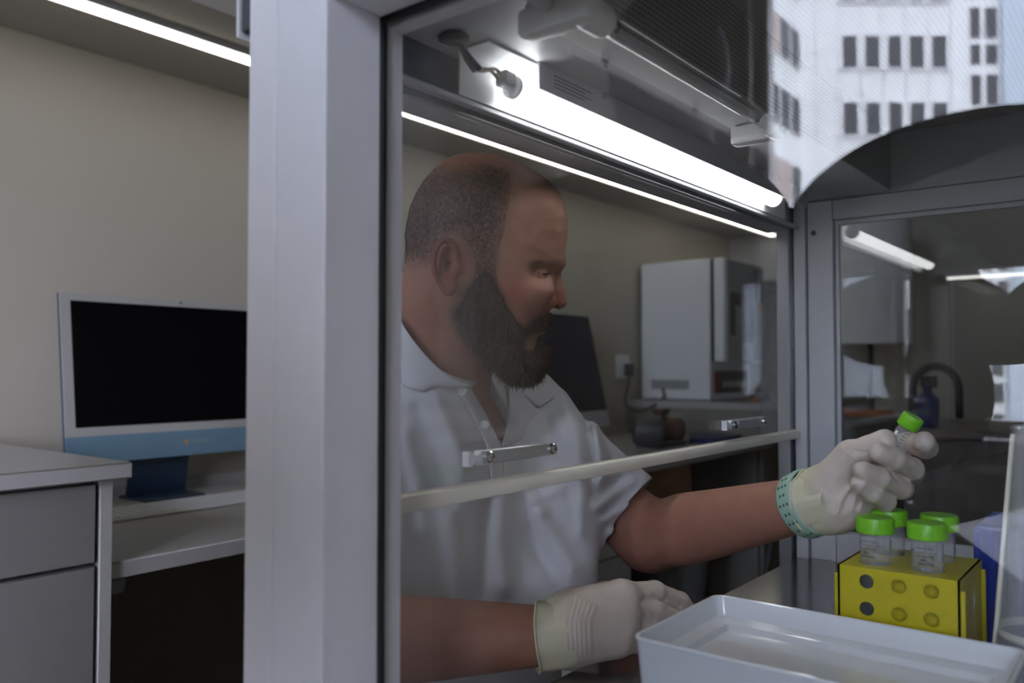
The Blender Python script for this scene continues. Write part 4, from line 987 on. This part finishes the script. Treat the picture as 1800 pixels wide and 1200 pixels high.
# collar: near wing, far wing, ring behind the neck
patch('collar', [(676,520),(700,556),(720,588),(742,616),(768,644),(795,666),(826,677)], [(640,610),(668,640),(690,664),(712,680),(742,690),(764,678),(824,681)], 22, 7, .0085, .0085, .003, .0030, neck_or_shirt)
patch('collar', [(893,664),(905,655),(920,645),(938,637)], [(915,690),(947,717),(977,698),(962,668)], 14, 7, .012, .006, .002, .0026, neck_or_shirt)
patch('placket', [(828,682),(852,722),(872,762),(882,786),(885,830),(887,872)], [(800,676),(826,722),(846,764),(858,792),(862,832),(864,873)], 26, 5, .0045, .0030, .0008, .0018)
patch('placket_flap', [(894,670),(894,705),(891,745),(883,785)], [(920,692),(952,728),(934,764),(892,784)], 18, 7, .010, .004, .004, .0018, neck_or_shirt)
patch('placket', [(884,783),(886,830),(888,873)], [(893,783),(894,830),(895,873)], 12, 4, .0030, .002, .0, .0014)
for bx_, by_ in ((812,686),(852,746),(872,806)):
    c = hit(bx_, by_, shirt_fill); nrm = -ray(bx_, by_); nrm /= np.linalg.norm(nrm); nrm = nrm*.75 + A(.7,-.2,0)*.5; nrm /= np.linalg.norm(nrm)
    b = MB().lathe([(.0052,0),(.0056,.0008),(.0054,.0018),(.0042,.0020),(.0036,.0013),(0.0001,.0013)], c - ray(bx_, by_)*.0075, nrm, 20, True, False).build('button', M['plastic_w'], shirt, auto=True)
# ribbed sleeve hem
def ring_band(name, c, d, r0, r1, w, m, par, n=48, wob=0.0):
    d = d/np.linalg.norm(d); a = np.cross(d, [0,0,1.]); a /= np.linalg.norm(a); b = np.cross(d, a); rows = []
    for h, r in ((-w, r0-.001), (-w, r0), (-w*.3, r0+.0006), (0, r1), (.0006, r1-.001), (0, r1-.0022), (-w, r0-.001)):
        rows.append([c + d*h + (r + wob*math.sin(3*th+1))*(a*math.cos(th) + b*math.sin(th)) for th in np.linspace(0, 2*math.pi, n+1)])
    return MB().grid(rows).build(name, m, par, True)
ring_band('sleeve_hem', LHEM+LDIR*.002, LDIR, .0630, .0635, .020, COT, shirt)
ring_band('sleeve_hem', RHEM+RDIR*.002, RDIR, .0672, .0675, .020, COT, shirt)
# collar ring
nd = (NT-NB)/np.linalg.norm(NT-NB)
# trousers
def trous(p): 
    d = smin(ell(p, HIPS, (.155,.185,.125), TM), legs_sd(p)-.008, .04); return smax(d, .09-p[:,2], .005)
vt, ft_ = mesh_sdf(trous, (-1.02,.52,.05), (-.2,1.08,HIPS[2]+.14), .008)
np_mesh('trousers', vt, ft_, mat('dark_blue_denim', (.03,.04,.07), .8), man)
# stool
st = empty('lab_stool', (-.80,.80,0), 'black lab stool under the seated man', 'stool')
MB().lathe([(.02,-.03),(.17,-.03),(.185,-.015),(.185,.0),(.17,.012),(0.001,.014)], (-.82,.80,Z(-.715)), n=32, cap1=False).build('seat', M['black'], st, auto=True)
MB().tube([(-.82,.80,.06),(-.82,.80,Z(-.745))], .025, 14).build('column', M['chrome'], st, True)
for k in range(5):
    a = 2*math.pi*k/5+.3; MB().tube([(-.82,.80,.08),(-.82+.26*math.cos(a),.80+.26*math.sin(a),.055)], [.022,.015], 10).build('leg', M['black'], st, True)
    MB().lathe([(.024,-.012),(.026,0),(.024,.012)], (-.82+.26*math.cos(a),.80+.26*math.sin(a),.027), (-math.sin(a),math.cos(a),0), 14).build('caster', M['black'], st, auto=True)

# ---- gloves
def glove_mat():
    m = mat('cream_latex', (0.56, 0.47, 0.40), .5, var=.06, vscale=40, bump=.15, bscale=900)
    N, L = m.node_tree.nodes, m.node_tree.links; b = N['Principled BSDF']
    a = N.new('ShaderNodeAttribute'); a.attribute_name = 'thin'; x = N.new('ShaderNodeMixRGB'); L.new(a.outputs['Fac'], x.inputs[0])
    src = b.inputs['Base Color'].links[0].from_socket; L.new(src, x.inputs[1]); x.inputs[2].default_value = (0.64, 0.62, 0.42, 1); L.new(x.outputs[0], b.inputs['Base Color']); return m
LATEX = glove_mat()
# left hand, palm to the lens, closed round a small tube
H_ = lambda px, py, F: P(px, py, F)
T0, T1 = H_(1607,731,.822), H_(1538,832,.843)         # tube axis, cap end to base
lw, lw0 = LWR, LWR + (LWR-LEL)/np.linalg.norm(LWR-LEL)*.015
fing = [  # index, middle, ring, little
    ([H_(1545,785,.880), H_(1598,778,.872), H_(1627,786,.850), H_(1624,776,.829)], [.0115,.0110,.0112,.0105]),
    ([H_(1552,815,.885), H_(1604,830,.870), H_(1602,824,.834), H_(1572,806,.811), H_(1546,795,.803)], [.0115,.0112,.0115,.0112,.0098]),
    ([H_(1540,845,.880), H_(1586,858,.862), H_(1582,857,.832), H_(1546,840,.808), H_(1516,827,.800)], [.0112,.0108,.0110,.0106,.0092]),
    ([H_(1520,868,.872), H_(1556,883,.852), H_(1556,882,.828), H_(1534,866,.810), H_(1511,849,.803)], [.0105,.0100,.0100,.0095,.0080])]
thumb = ([H_(1452,852,.868), H_(1494,800,.853), H_(1526,789,.840), H_(1555,775,.829)], [.020,.0150,.0125,.0118])
def lh_sd(p):
    d = cap(p, lw, H_(1455,872,.888), .0300, .030)
    d = smin(d, cap(p, H_(1452,868,.888), H_(1538,800,.882), .026, .0140), .02)
    d = smin(d, cap(p, H_(1455,880,.885), H_(1550,835,.880), .026, .0145), .02)
    d = smin(d, cap(p, H_(1462,890,.878), H_(1520,868,.868), .024, .0150), .02)
    d = smin(d, ell(p, H_(1492,886,.860), (.022,.022,.020)), .02)
    d = smin(d, chain(p, *thumb, .004), .012)
    fs = None
    for q, r in fing:
        e = chain(p, q, r, .003); fs = e if fs is None else smin(fs, e, .0018)
    d = smin(d, fs, .007)
    px, F = to_px(p); w_ = np.zeros(len(p), np.float32); near = np.abs(d) < .012
    if near.any():
        pn = px[near]; a = np.zeros(near.sum(), np.float32)
        for ln_, h_, wd in (([(1470,905),(1478,880),(1500,850)], .0022, 3), ([(1497,898),(1505,870),(1520,850)], .0014, 3), ([(1510,900),(1518,880)], .0012, 2.5), ([(1484,900),(1490,875)], -.0012, 3), ([(1485,778),(1500,792),(1525,795)], -.0012, 2.5), ([(1480,786),(1498,803)], .0010, 2),
                            ([(1575,812),(1590,826)], -.0010, 2), ([(1582,808),(1597,822)], .0009, 2), ([(1565,832),(1583,850)], -.0010, 2), ([(1542,858),(1552,872)], -.0009, 2), ([(1612,792),(1628,790)], -.0008, 2)):
            a += 1.3*h_*np.exp(-(line_d(pn, ln_)/wd)**2)
        a += .0004*noise3(p[near], 420, 8); w_[near] = a
    d = d - w_
    return smax(d, -((p-(lw+(LWR-LEL)/np.linalg.norm(LWR-LEL)*.012).astype(np.float32)) @ ((LWR-LEL)/np.linalg.norm(LWR-LEL)).astype(np.float32)), .002)
lo = np.minimum(LWR, T1) - .11
vg, fg = mesh_sdf(lh_sd, LWR-A(.06,.12,.08), LWR+A(.20,.10,.14), .0015)
thin = np.exp(-(((vg-LWR-.02*(LWR-LEL)/np.linalg.norm(LWR-LEL)) @ ((LWR-LEL)/np.linalg.norm(LWR-LEL)))/.018)**2)
gl = np_mesh('glove', vg, fg, LATEX, man, dict(thin=thin))
def cuff(name, c, d, r, par, side=.0, seed=0):
    d = d/np.linalg.norm(d); a = np.cross(d, [0,0,1.]); a /= np.linalg.norm(a); b = np.cross(d, a); rows = []; rr = np.random.default_rng(seed); ph = rr.uniform(0, 6, 4)
    for h, k in ((.020,0),(.010,.0015),(.0,.0028),(-.010,.0038),(-.018,.0045),(-.0195,.0058),(-.0185,.0066),(-.017,.0058),(-.0175,.004)):
        rows.append([c + d*(h + .003*math.sin(2*th+ph[0])) + (r + k + .0010*math.sin(5*th+ph[1]+h*90) + .0007*math.sin(9*th+ph[2]))*(a*math.cos(th) + b*math.sin(th)) for th in np.linspace(0, 2*math.pi, 57)])
    me = MB().grid(rows).build(name, LATEX, par, True); at2 = me.data.attributes.new('thin', 'FLOAT', 'POINT'); at2.data.foreach_set('value', [.75]*len(me.data.vertices)); return me
cuff('glove_cuff', LWR+(LWR-LEL)/np.linalg.norm(LWR-LEL)*.026, LWR-LEL, .0290, gl, seed=1)
# held tube
tdir = (T1-T0)/np.linalg.norm(T1-T0)
ht = empty('centrifuge_tube', T1, 'small green-capped clear tube held up in the gloved hand', 'tube')
MB().lathe([(.0074,.009),(.0074,.070),(.003,.088),(.001,.090)], T0, tdir, 24, False, True).build('tube_wall', M['clear'], ht, auto=True)
cm = MB(); nn_ = 60; pr = [(.0001,0),(.0095,0),(.0102,.0006),(.0106,.0018),(.0106,.0122),(.0100,.0132),(.0080,.0134)]
ta = np.cross(tdir, [0,0,1.]); ta /= np.linalg.norm(ta); tb2 = np.cross(tdir, ta); vsx = []
for r, h in pr:
    for j in range(nn_):
        q = r - (.0003 if (j % 2 and r > .0104) else 0); vsx.append(T0 + tdir*h + q*(ta*math.cos(2*math.pi*j/nn_) + tb2*math.sin(2*math.pi*j/nn_)))
cm.add(vsx, [(i*nn_+j, i*nn_+(j+1)%nn_, (i+1)*nn_+(j+1)%nn_, (i+1)*nn_+j) for i in range(len(pr)-1) for j in range(nn_)]); cm.build('screw_cap', M['green'], ht, auto=True)
sc_ = MB(); tocam = -ray(1590,770); tocam -= tdir*tocam.dot(tdir); tocam /= np.linalg.norm(tocam); side = np.cross(tdir, tocam)
for k in range(11):
    h = .018+k*.0036; L_ = .9 if k % 5 == 0 else .5
    sc_.grid([[T0 + tdir*(h+e) + .0076*(tocam*math.cos(a) + side*math.sin(a)) for a in np.linspace(-.15, -.15-L_, 5)] for e in (0,.0006)])
sc_.build('printed_scale', M['print'], ht)
MB().grid([[T0 + tdir*h + .00755*(tocam*math.cos(a) + side*math.sin(a)) for a in (.55,.8,1.05)] for h in (.020,.045)]).build('writing_patch', M['plastic_w'], ht)
# watch band on the left wrist
wd = (LWR-LEL)/np.linalg.norm(LWR-LEL); wc_ = LWR + wd*.0; wd2 = wd + VU*.12 - VR*.05; wd2 /= np.linalg.norm(wd2)
ax_a = np.cross(wd2, [0,0,1.]); ax_a /= np.linalg.norm(ax_a); ax_b = np.cross(wd2, ax_a)
wb = MB(); rows = []
for h, k in ((-.0115,-.0006),(-.0115,.0010),(-.009,.0020),(.009,.0020),(.0115,.0010),(.0115,-.0006),(-.0115,-.0006)):
    rows.append([wc_ + wd2*h + (.0325+k)*(ax_a*math.cos(t_) + ax_b*1.06*math.sin(t_)) for t_ in np.linspace(0, 2*math.pi, 61)])
band = wb.grid(rows).build('watch_band', M['mint'], man, True)
def band_pt(t_, h, k): return wc_ + wd2*h + (.0325+k)*(ax_a*math.cos(t_) + ax_b*1.06*math.sin(t_))
for i in range(22):
    t_ = 2*math.pi*i/22
    for h in ((-.0055, 0, .0055) if i % 2 == 0 else (-.0028, .0028)):
        c = band_pt(t_, h, .00205); nr_ = c - wc_; nr_ -= wd2*nr_.dot(wd2); nr_ /= np.linalg.norm(nr_)
        MB().lathe([(.0016,-.0004),(.0016,.0003)], c, nr_, 10).build('band_hole', M['mint_hole'], band)
tc_ = math.atan2((-HN*.9 - VU*.2) @ ax_b, (-HN*.9 - VU*.2) @ ax_a)
c = band_pt(tc_, 0, .002); nr_ = (c-wc_)/np.linalg.norm(c-wc_)
MB().lathe([(.017,0),(.019,.003),(.019,.008),(.016,.0105),(.001,.011)], c - nr_*.002, nr_, 28).build('watch_case', M['darkgrey'], band, auto=True)

# right hand, resting on its little-finger edge on the steel
rdir = (RWR-REL)/np.linalg.norm(RWR-REL)
G = lambda px, py, F: P(px, py, F)
rf = [([G(1090,1045,.912), G(1150,1040,.935), G(1195,1058,.955), G(1218,1085,.962)], [.0135,.0120,.0112,.0100]),
      ([G(1092,1072,.905), G(1150,1072,.925), G(1195,1092,.940), G(1205,1120,.942)], [.0132,.0120,.0112,.0100]),
      ([G(1088,1100,.900), G(1140,1102,.918), G(1180,1120,.930), G(1185,1140,.935)], [.0128,.0115,.0108,.0098]),
      ([G(1080,1128,.892), G(1125,1130,.905), G(1155,1140,.917), G(1160,1150,.925)], [.0120,.0105,.0098,.0090])]
rth = ([G(1010,1072,.900), G(1065,1048,.935), G(1120,1052,.962), G(1165,1068,.985)], [.020,.0155,.0125,.0110])
def rh_sd(p):
    d = cap(p, RWR, G(1000,1108,.880), .0305, .030)
    for a, b, ra, rb in (((1000,1085,.888),(1092,1046,.910),.026,.0165), ((1000,1100,.884),(1094,1073,.904),.028,.017), ((1000,1115,.882),(1090,1101,.898),.027,.0165), ((1000,1128,.880),(1082,1128,.890),.022,.0160)):
        d = smin(d, cap(p, G(*a), G(*b), ra, rb), .018)
    d = smin(d, chain(p, *rth, .006), .015)
    fs = None
    for q, r in rf:
        e = chain(p, q, r, .004); fs = e if fs is None else smin(fs, e, .003)
    d = smin(d, fs, .010)
    px, F = to_px(p); near = np.abs(d) < .012
    if near.any():
        pn = px[near]; a = np.zeros(near.sum(), np.float32)
        for i_, x in enumerate((992, 1000, 1008, 1016, 1024, 1033)):
            a += (.0021-.00018*i_)*np.exp(-(line_d(pn, [(x+14,1045+i_*4),(x+3,1090),(x+6,1150)])/2.6)**2)
        a += .0012*np.exp(-(line_d(pn, [(1140,1042),(1155,1058),(1172,1062)])/3)**2) - .0014*np.exp(-(line_d(pn, [(1150,1046),(1168,1056)])/3)**2) + .0014*np.exp(-(line_d(pn, [(1132,1065),(1144,1082)])/2.5)**2)
        a += .0004*noise3(p[near], 420, 9); w_ = np.zeros(len(p), np.float32); w_[near] = a; d = d - w_
    d = smax(d, (WS+.0008)-p[:,2], .002)
    return smax(d, -((p-(RWR-rdir*.004).astype(np.float32)) @ rdir.astype(np.float32)), .002)
vg, fg = mesh_sdf(rh_sd, RWR-A(.05,.06,.07), RWR+A(.17,.26,.10), .0016)
thin = .8*np.exp(-(((vg-RWR) @ rdir)/.014)**2)
gr = np_mesh('glove', vg, fg, LATEX, man, dict(thin=thin))
cuff('glove_cuff', RWR+rdir*.006, rdir, .0312, gr, seed=4)
# ================================================================== OUTSIDE, MIRRORED IN THE PANE

def mbox(m_b, o, u, nrm, u0, u1, z0, z1, d0, d1):
    u = np.array(u); nrm = np.array(nrm); vs = [o + u*a + nrm*d + VZ*z for z in (z0, z1) for a, d in ((u0,d0),(u1,d0),(u1,d1),(u0,d1))]
    return m_b.add(vs, [(0,1,2,3),(7,6,5,4),(0,4,5,1),(1,5,6,2),(2,6,7,3),(3,7,4,0)])
def mv(v): return np.array([v[0], -v[1], v[2]])
DM = 36.0
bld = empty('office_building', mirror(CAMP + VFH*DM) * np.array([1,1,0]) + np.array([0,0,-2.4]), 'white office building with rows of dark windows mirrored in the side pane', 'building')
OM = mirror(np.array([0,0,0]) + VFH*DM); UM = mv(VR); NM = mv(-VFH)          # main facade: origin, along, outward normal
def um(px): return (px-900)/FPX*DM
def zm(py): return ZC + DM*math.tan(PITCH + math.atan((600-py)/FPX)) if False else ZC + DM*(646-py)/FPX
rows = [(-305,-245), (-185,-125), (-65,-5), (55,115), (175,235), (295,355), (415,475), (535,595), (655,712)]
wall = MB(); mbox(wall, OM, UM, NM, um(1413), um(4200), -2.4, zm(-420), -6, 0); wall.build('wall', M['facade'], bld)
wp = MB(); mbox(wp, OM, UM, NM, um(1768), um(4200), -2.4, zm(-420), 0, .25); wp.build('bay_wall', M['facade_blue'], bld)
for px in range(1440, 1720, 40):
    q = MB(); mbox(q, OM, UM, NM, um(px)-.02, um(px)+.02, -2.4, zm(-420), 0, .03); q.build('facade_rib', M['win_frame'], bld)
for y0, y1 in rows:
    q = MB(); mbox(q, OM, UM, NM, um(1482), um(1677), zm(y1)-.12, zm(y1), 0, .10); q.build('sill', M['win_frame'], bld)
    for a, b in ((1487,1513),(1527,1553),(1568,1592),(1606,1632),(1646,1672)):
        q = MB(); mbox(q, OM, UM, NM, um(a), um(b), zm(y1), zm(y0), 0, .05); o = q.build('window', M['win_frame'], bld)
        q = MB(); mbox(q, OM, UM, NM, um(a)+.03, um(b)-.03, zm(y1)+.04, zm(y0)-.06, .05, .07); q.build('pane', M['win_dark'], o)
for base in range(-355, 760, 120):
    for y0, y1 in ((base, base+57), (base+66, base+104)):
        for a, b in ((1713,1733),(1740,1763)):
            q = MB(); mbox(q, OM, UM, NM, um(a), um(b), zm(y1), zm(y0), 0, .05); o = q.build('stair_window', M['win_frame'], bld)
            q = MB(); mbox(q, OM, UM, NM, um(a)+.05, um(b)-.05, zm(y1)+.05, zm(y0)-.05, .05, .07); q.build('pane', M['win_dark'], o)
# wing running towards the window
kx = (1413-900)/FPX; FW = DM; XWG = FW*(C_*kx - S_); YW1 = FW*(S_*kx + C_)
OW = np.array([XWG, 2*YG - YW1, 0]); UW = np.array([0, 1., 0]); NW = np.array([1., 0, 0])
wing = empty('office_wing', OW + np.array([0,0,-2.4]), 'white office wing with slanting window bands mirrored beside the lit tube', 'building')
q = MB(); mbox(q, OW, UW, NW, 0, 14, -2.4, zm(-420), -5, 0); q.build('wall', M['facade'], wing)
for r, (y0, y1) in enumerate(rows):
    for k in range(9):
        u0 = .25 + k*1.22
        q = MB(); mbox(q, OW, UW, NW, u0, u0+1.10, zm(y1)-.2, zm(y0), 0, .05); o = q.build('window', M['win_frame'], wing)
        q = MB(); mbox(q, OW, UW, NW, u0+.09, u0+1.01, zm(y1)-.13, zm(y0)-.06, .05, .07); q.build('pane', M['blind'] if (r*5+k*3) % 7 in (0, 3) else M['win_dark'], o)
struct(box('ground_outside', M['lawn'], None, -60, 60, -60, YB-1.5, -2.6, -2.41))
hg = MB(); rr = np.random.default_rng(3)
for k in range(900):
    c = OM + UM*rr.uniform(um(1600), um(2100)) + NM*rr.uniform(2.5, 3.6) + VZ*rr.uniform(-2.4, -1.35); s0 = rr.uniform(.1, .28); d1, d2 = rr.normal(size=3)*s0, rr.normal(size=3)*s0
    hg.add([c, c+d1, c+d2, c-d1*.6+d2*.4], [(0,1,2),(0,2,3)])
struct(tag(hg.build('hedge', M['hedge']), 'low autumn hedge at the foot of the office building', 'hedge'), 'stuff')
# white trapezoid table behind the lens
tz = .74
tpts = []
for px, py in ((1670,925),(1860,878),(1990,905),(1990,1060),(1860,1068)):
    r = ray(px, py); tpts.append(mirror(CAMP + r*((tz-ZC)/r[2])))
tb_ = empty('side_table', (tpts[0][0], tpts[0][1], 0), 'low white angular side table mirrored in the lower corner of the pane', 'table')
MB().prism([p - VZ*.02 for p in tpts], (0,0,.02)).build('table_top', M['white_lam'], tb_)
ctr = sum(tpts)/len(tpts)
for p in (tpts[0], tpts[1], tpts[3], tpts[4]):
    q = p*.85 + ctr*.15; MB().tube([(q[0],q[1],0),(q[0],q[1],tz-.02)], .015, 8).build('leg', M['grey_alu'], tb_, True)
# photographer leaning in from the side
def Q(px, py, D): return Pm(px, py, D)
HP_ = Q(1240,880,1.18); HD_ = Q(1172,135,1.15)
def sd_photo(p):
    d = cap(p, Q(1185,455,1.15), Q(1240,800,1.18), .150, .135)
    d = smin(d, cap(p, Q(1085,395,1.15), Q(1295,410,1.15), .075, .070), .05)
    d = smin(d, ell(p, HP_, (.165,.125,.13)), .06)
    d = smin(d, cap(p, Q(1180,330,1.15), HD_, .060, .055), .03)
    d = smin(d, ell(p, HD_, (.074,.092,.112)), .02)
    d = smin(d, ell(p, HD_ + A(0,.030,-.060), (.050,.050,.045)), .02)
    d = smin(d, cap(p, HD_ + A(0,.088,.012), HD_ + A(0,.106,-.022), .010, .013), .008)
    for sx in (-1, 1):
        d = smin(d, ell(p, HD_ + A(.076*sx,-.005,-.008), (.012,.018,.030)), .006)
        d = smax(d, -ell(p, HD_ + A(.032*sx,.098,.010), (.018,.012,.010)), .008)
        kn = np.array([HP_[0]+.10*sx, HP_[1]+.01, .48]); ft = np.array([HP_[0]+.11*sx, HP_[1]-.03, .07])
        d = smin(d, cap(p, HP_+A(.085*sx,0,-.05), kn, .085, .062), .04); d = smin(d, cap(p, kn, ft, .058, .042), .03)
        d = smin(d, cap(p, ft+A(0,-.03,-.02), ft+A(0,.16,-.03), .045, .035), .03)
    # one arm out to the screen, the other bent to the waist
    d = smin(d, chain(p, [Q(1300,425,1.14), Q(1385,640,1.10), Q(1462,560,1.06)], [.056,.046,.034]), .02)
    d = smin(d, chain(p, [Q(1075,410,1.15), Q(1010,640,1.16), Q(1130,760,1.04)], [.056,.046,.034]), .02)
    for hx, hy, hd in ((1462,560,1.06), (1130,760,1.04)):
        for q_ in range(4): d = smin(d, cap(p, Q(hx+4,hy+14*q_-20,hd), Q(hx+58,hy+16*q_-34,hd-.02), .013, .010), .008)
        d = smin(d, cap(p, Q(hx,hy-10,hd), Q(hx+30,hy-52,hd-.015), .013, .011), .01)
    return d
v, f = mesh_sdf(sd_photo, (-1.05,-.95,.0), (.05,.15,1.68), .0085)
v[:, 2] = np.maximum(v[:, 2], .001)
ph = np_mesh('person', v, f, M['jacket'])
tag(ph, 'photographer in dark clothes mirrored in the side pane', 'person')
ph.data.materials.append(mat('photographer_skin', (.30,.18,.13), .55))
zc_ = v[f].mean(1); ph.data.polygons.foreach_set('material_index', (zc_[:,2] > Q(1180,300,1.15)[2]).astype(np.int32))
def sd_hair(p): return smax(ell(p, HD_ + A(0,-.008,.012), (.082,.098,.112)), (p[:,1]-HD_[1]-.05) - (p[:,2]-HD_[2])*.6, .01)
v, f = mesh_sdf(sd_hair, HD_-A(.12,.14,.14), HD_+A(.12,.14,.16), .008)
np_mesh('hair', v, f, HAIRM, ph)
# oval black light screen and its round pouch
DN = -(Q(1735,415,1.10) - mirror(CAMP)); DN /= np.linalg.norm(DN); du = np.cross(VZ, DN); du /= np.linalg.norm(du); dv_ = np.cross(DN, du)
def oval(name, c, ra, rb, th, label, cat, par=None):
    t = empty(name, c, label, cat); n = 64
    ring = lambda k, o: [c + du*(ra*k*math.cos(2*math.pi*i/n)) + dv_*(rb*k*math.sin(2*math.pi*i/n)) + DN*o for i in range(n)]
    A1, A2 = ring(.985, th/2), ring(.985, -th/2)
    MB().add(A1 + A2, [tuple(range(n)), tuple(range(2*n-1, n-1, -1))] + [(i, (i+1)%n, n+(i+1)%n, n+i) for i in range(n)]).build('fabric', M['jacket'], t)
    MB().tube(ring(1.0, 0) + [ring(1.0, 0)[0]], .006, 8, False).build('rim', M['black'], t, True)
    return t
oval('light_screen', Q(1735,418,1.10), .262, .165, .006, 'oval black light screen mirrored in front of the office building', 'screen')
oval('reflector_pouch', Q(1556,690,1.12), .122, .122, .020, 'round black pouch hanging below the oval light screen', 'pouch')
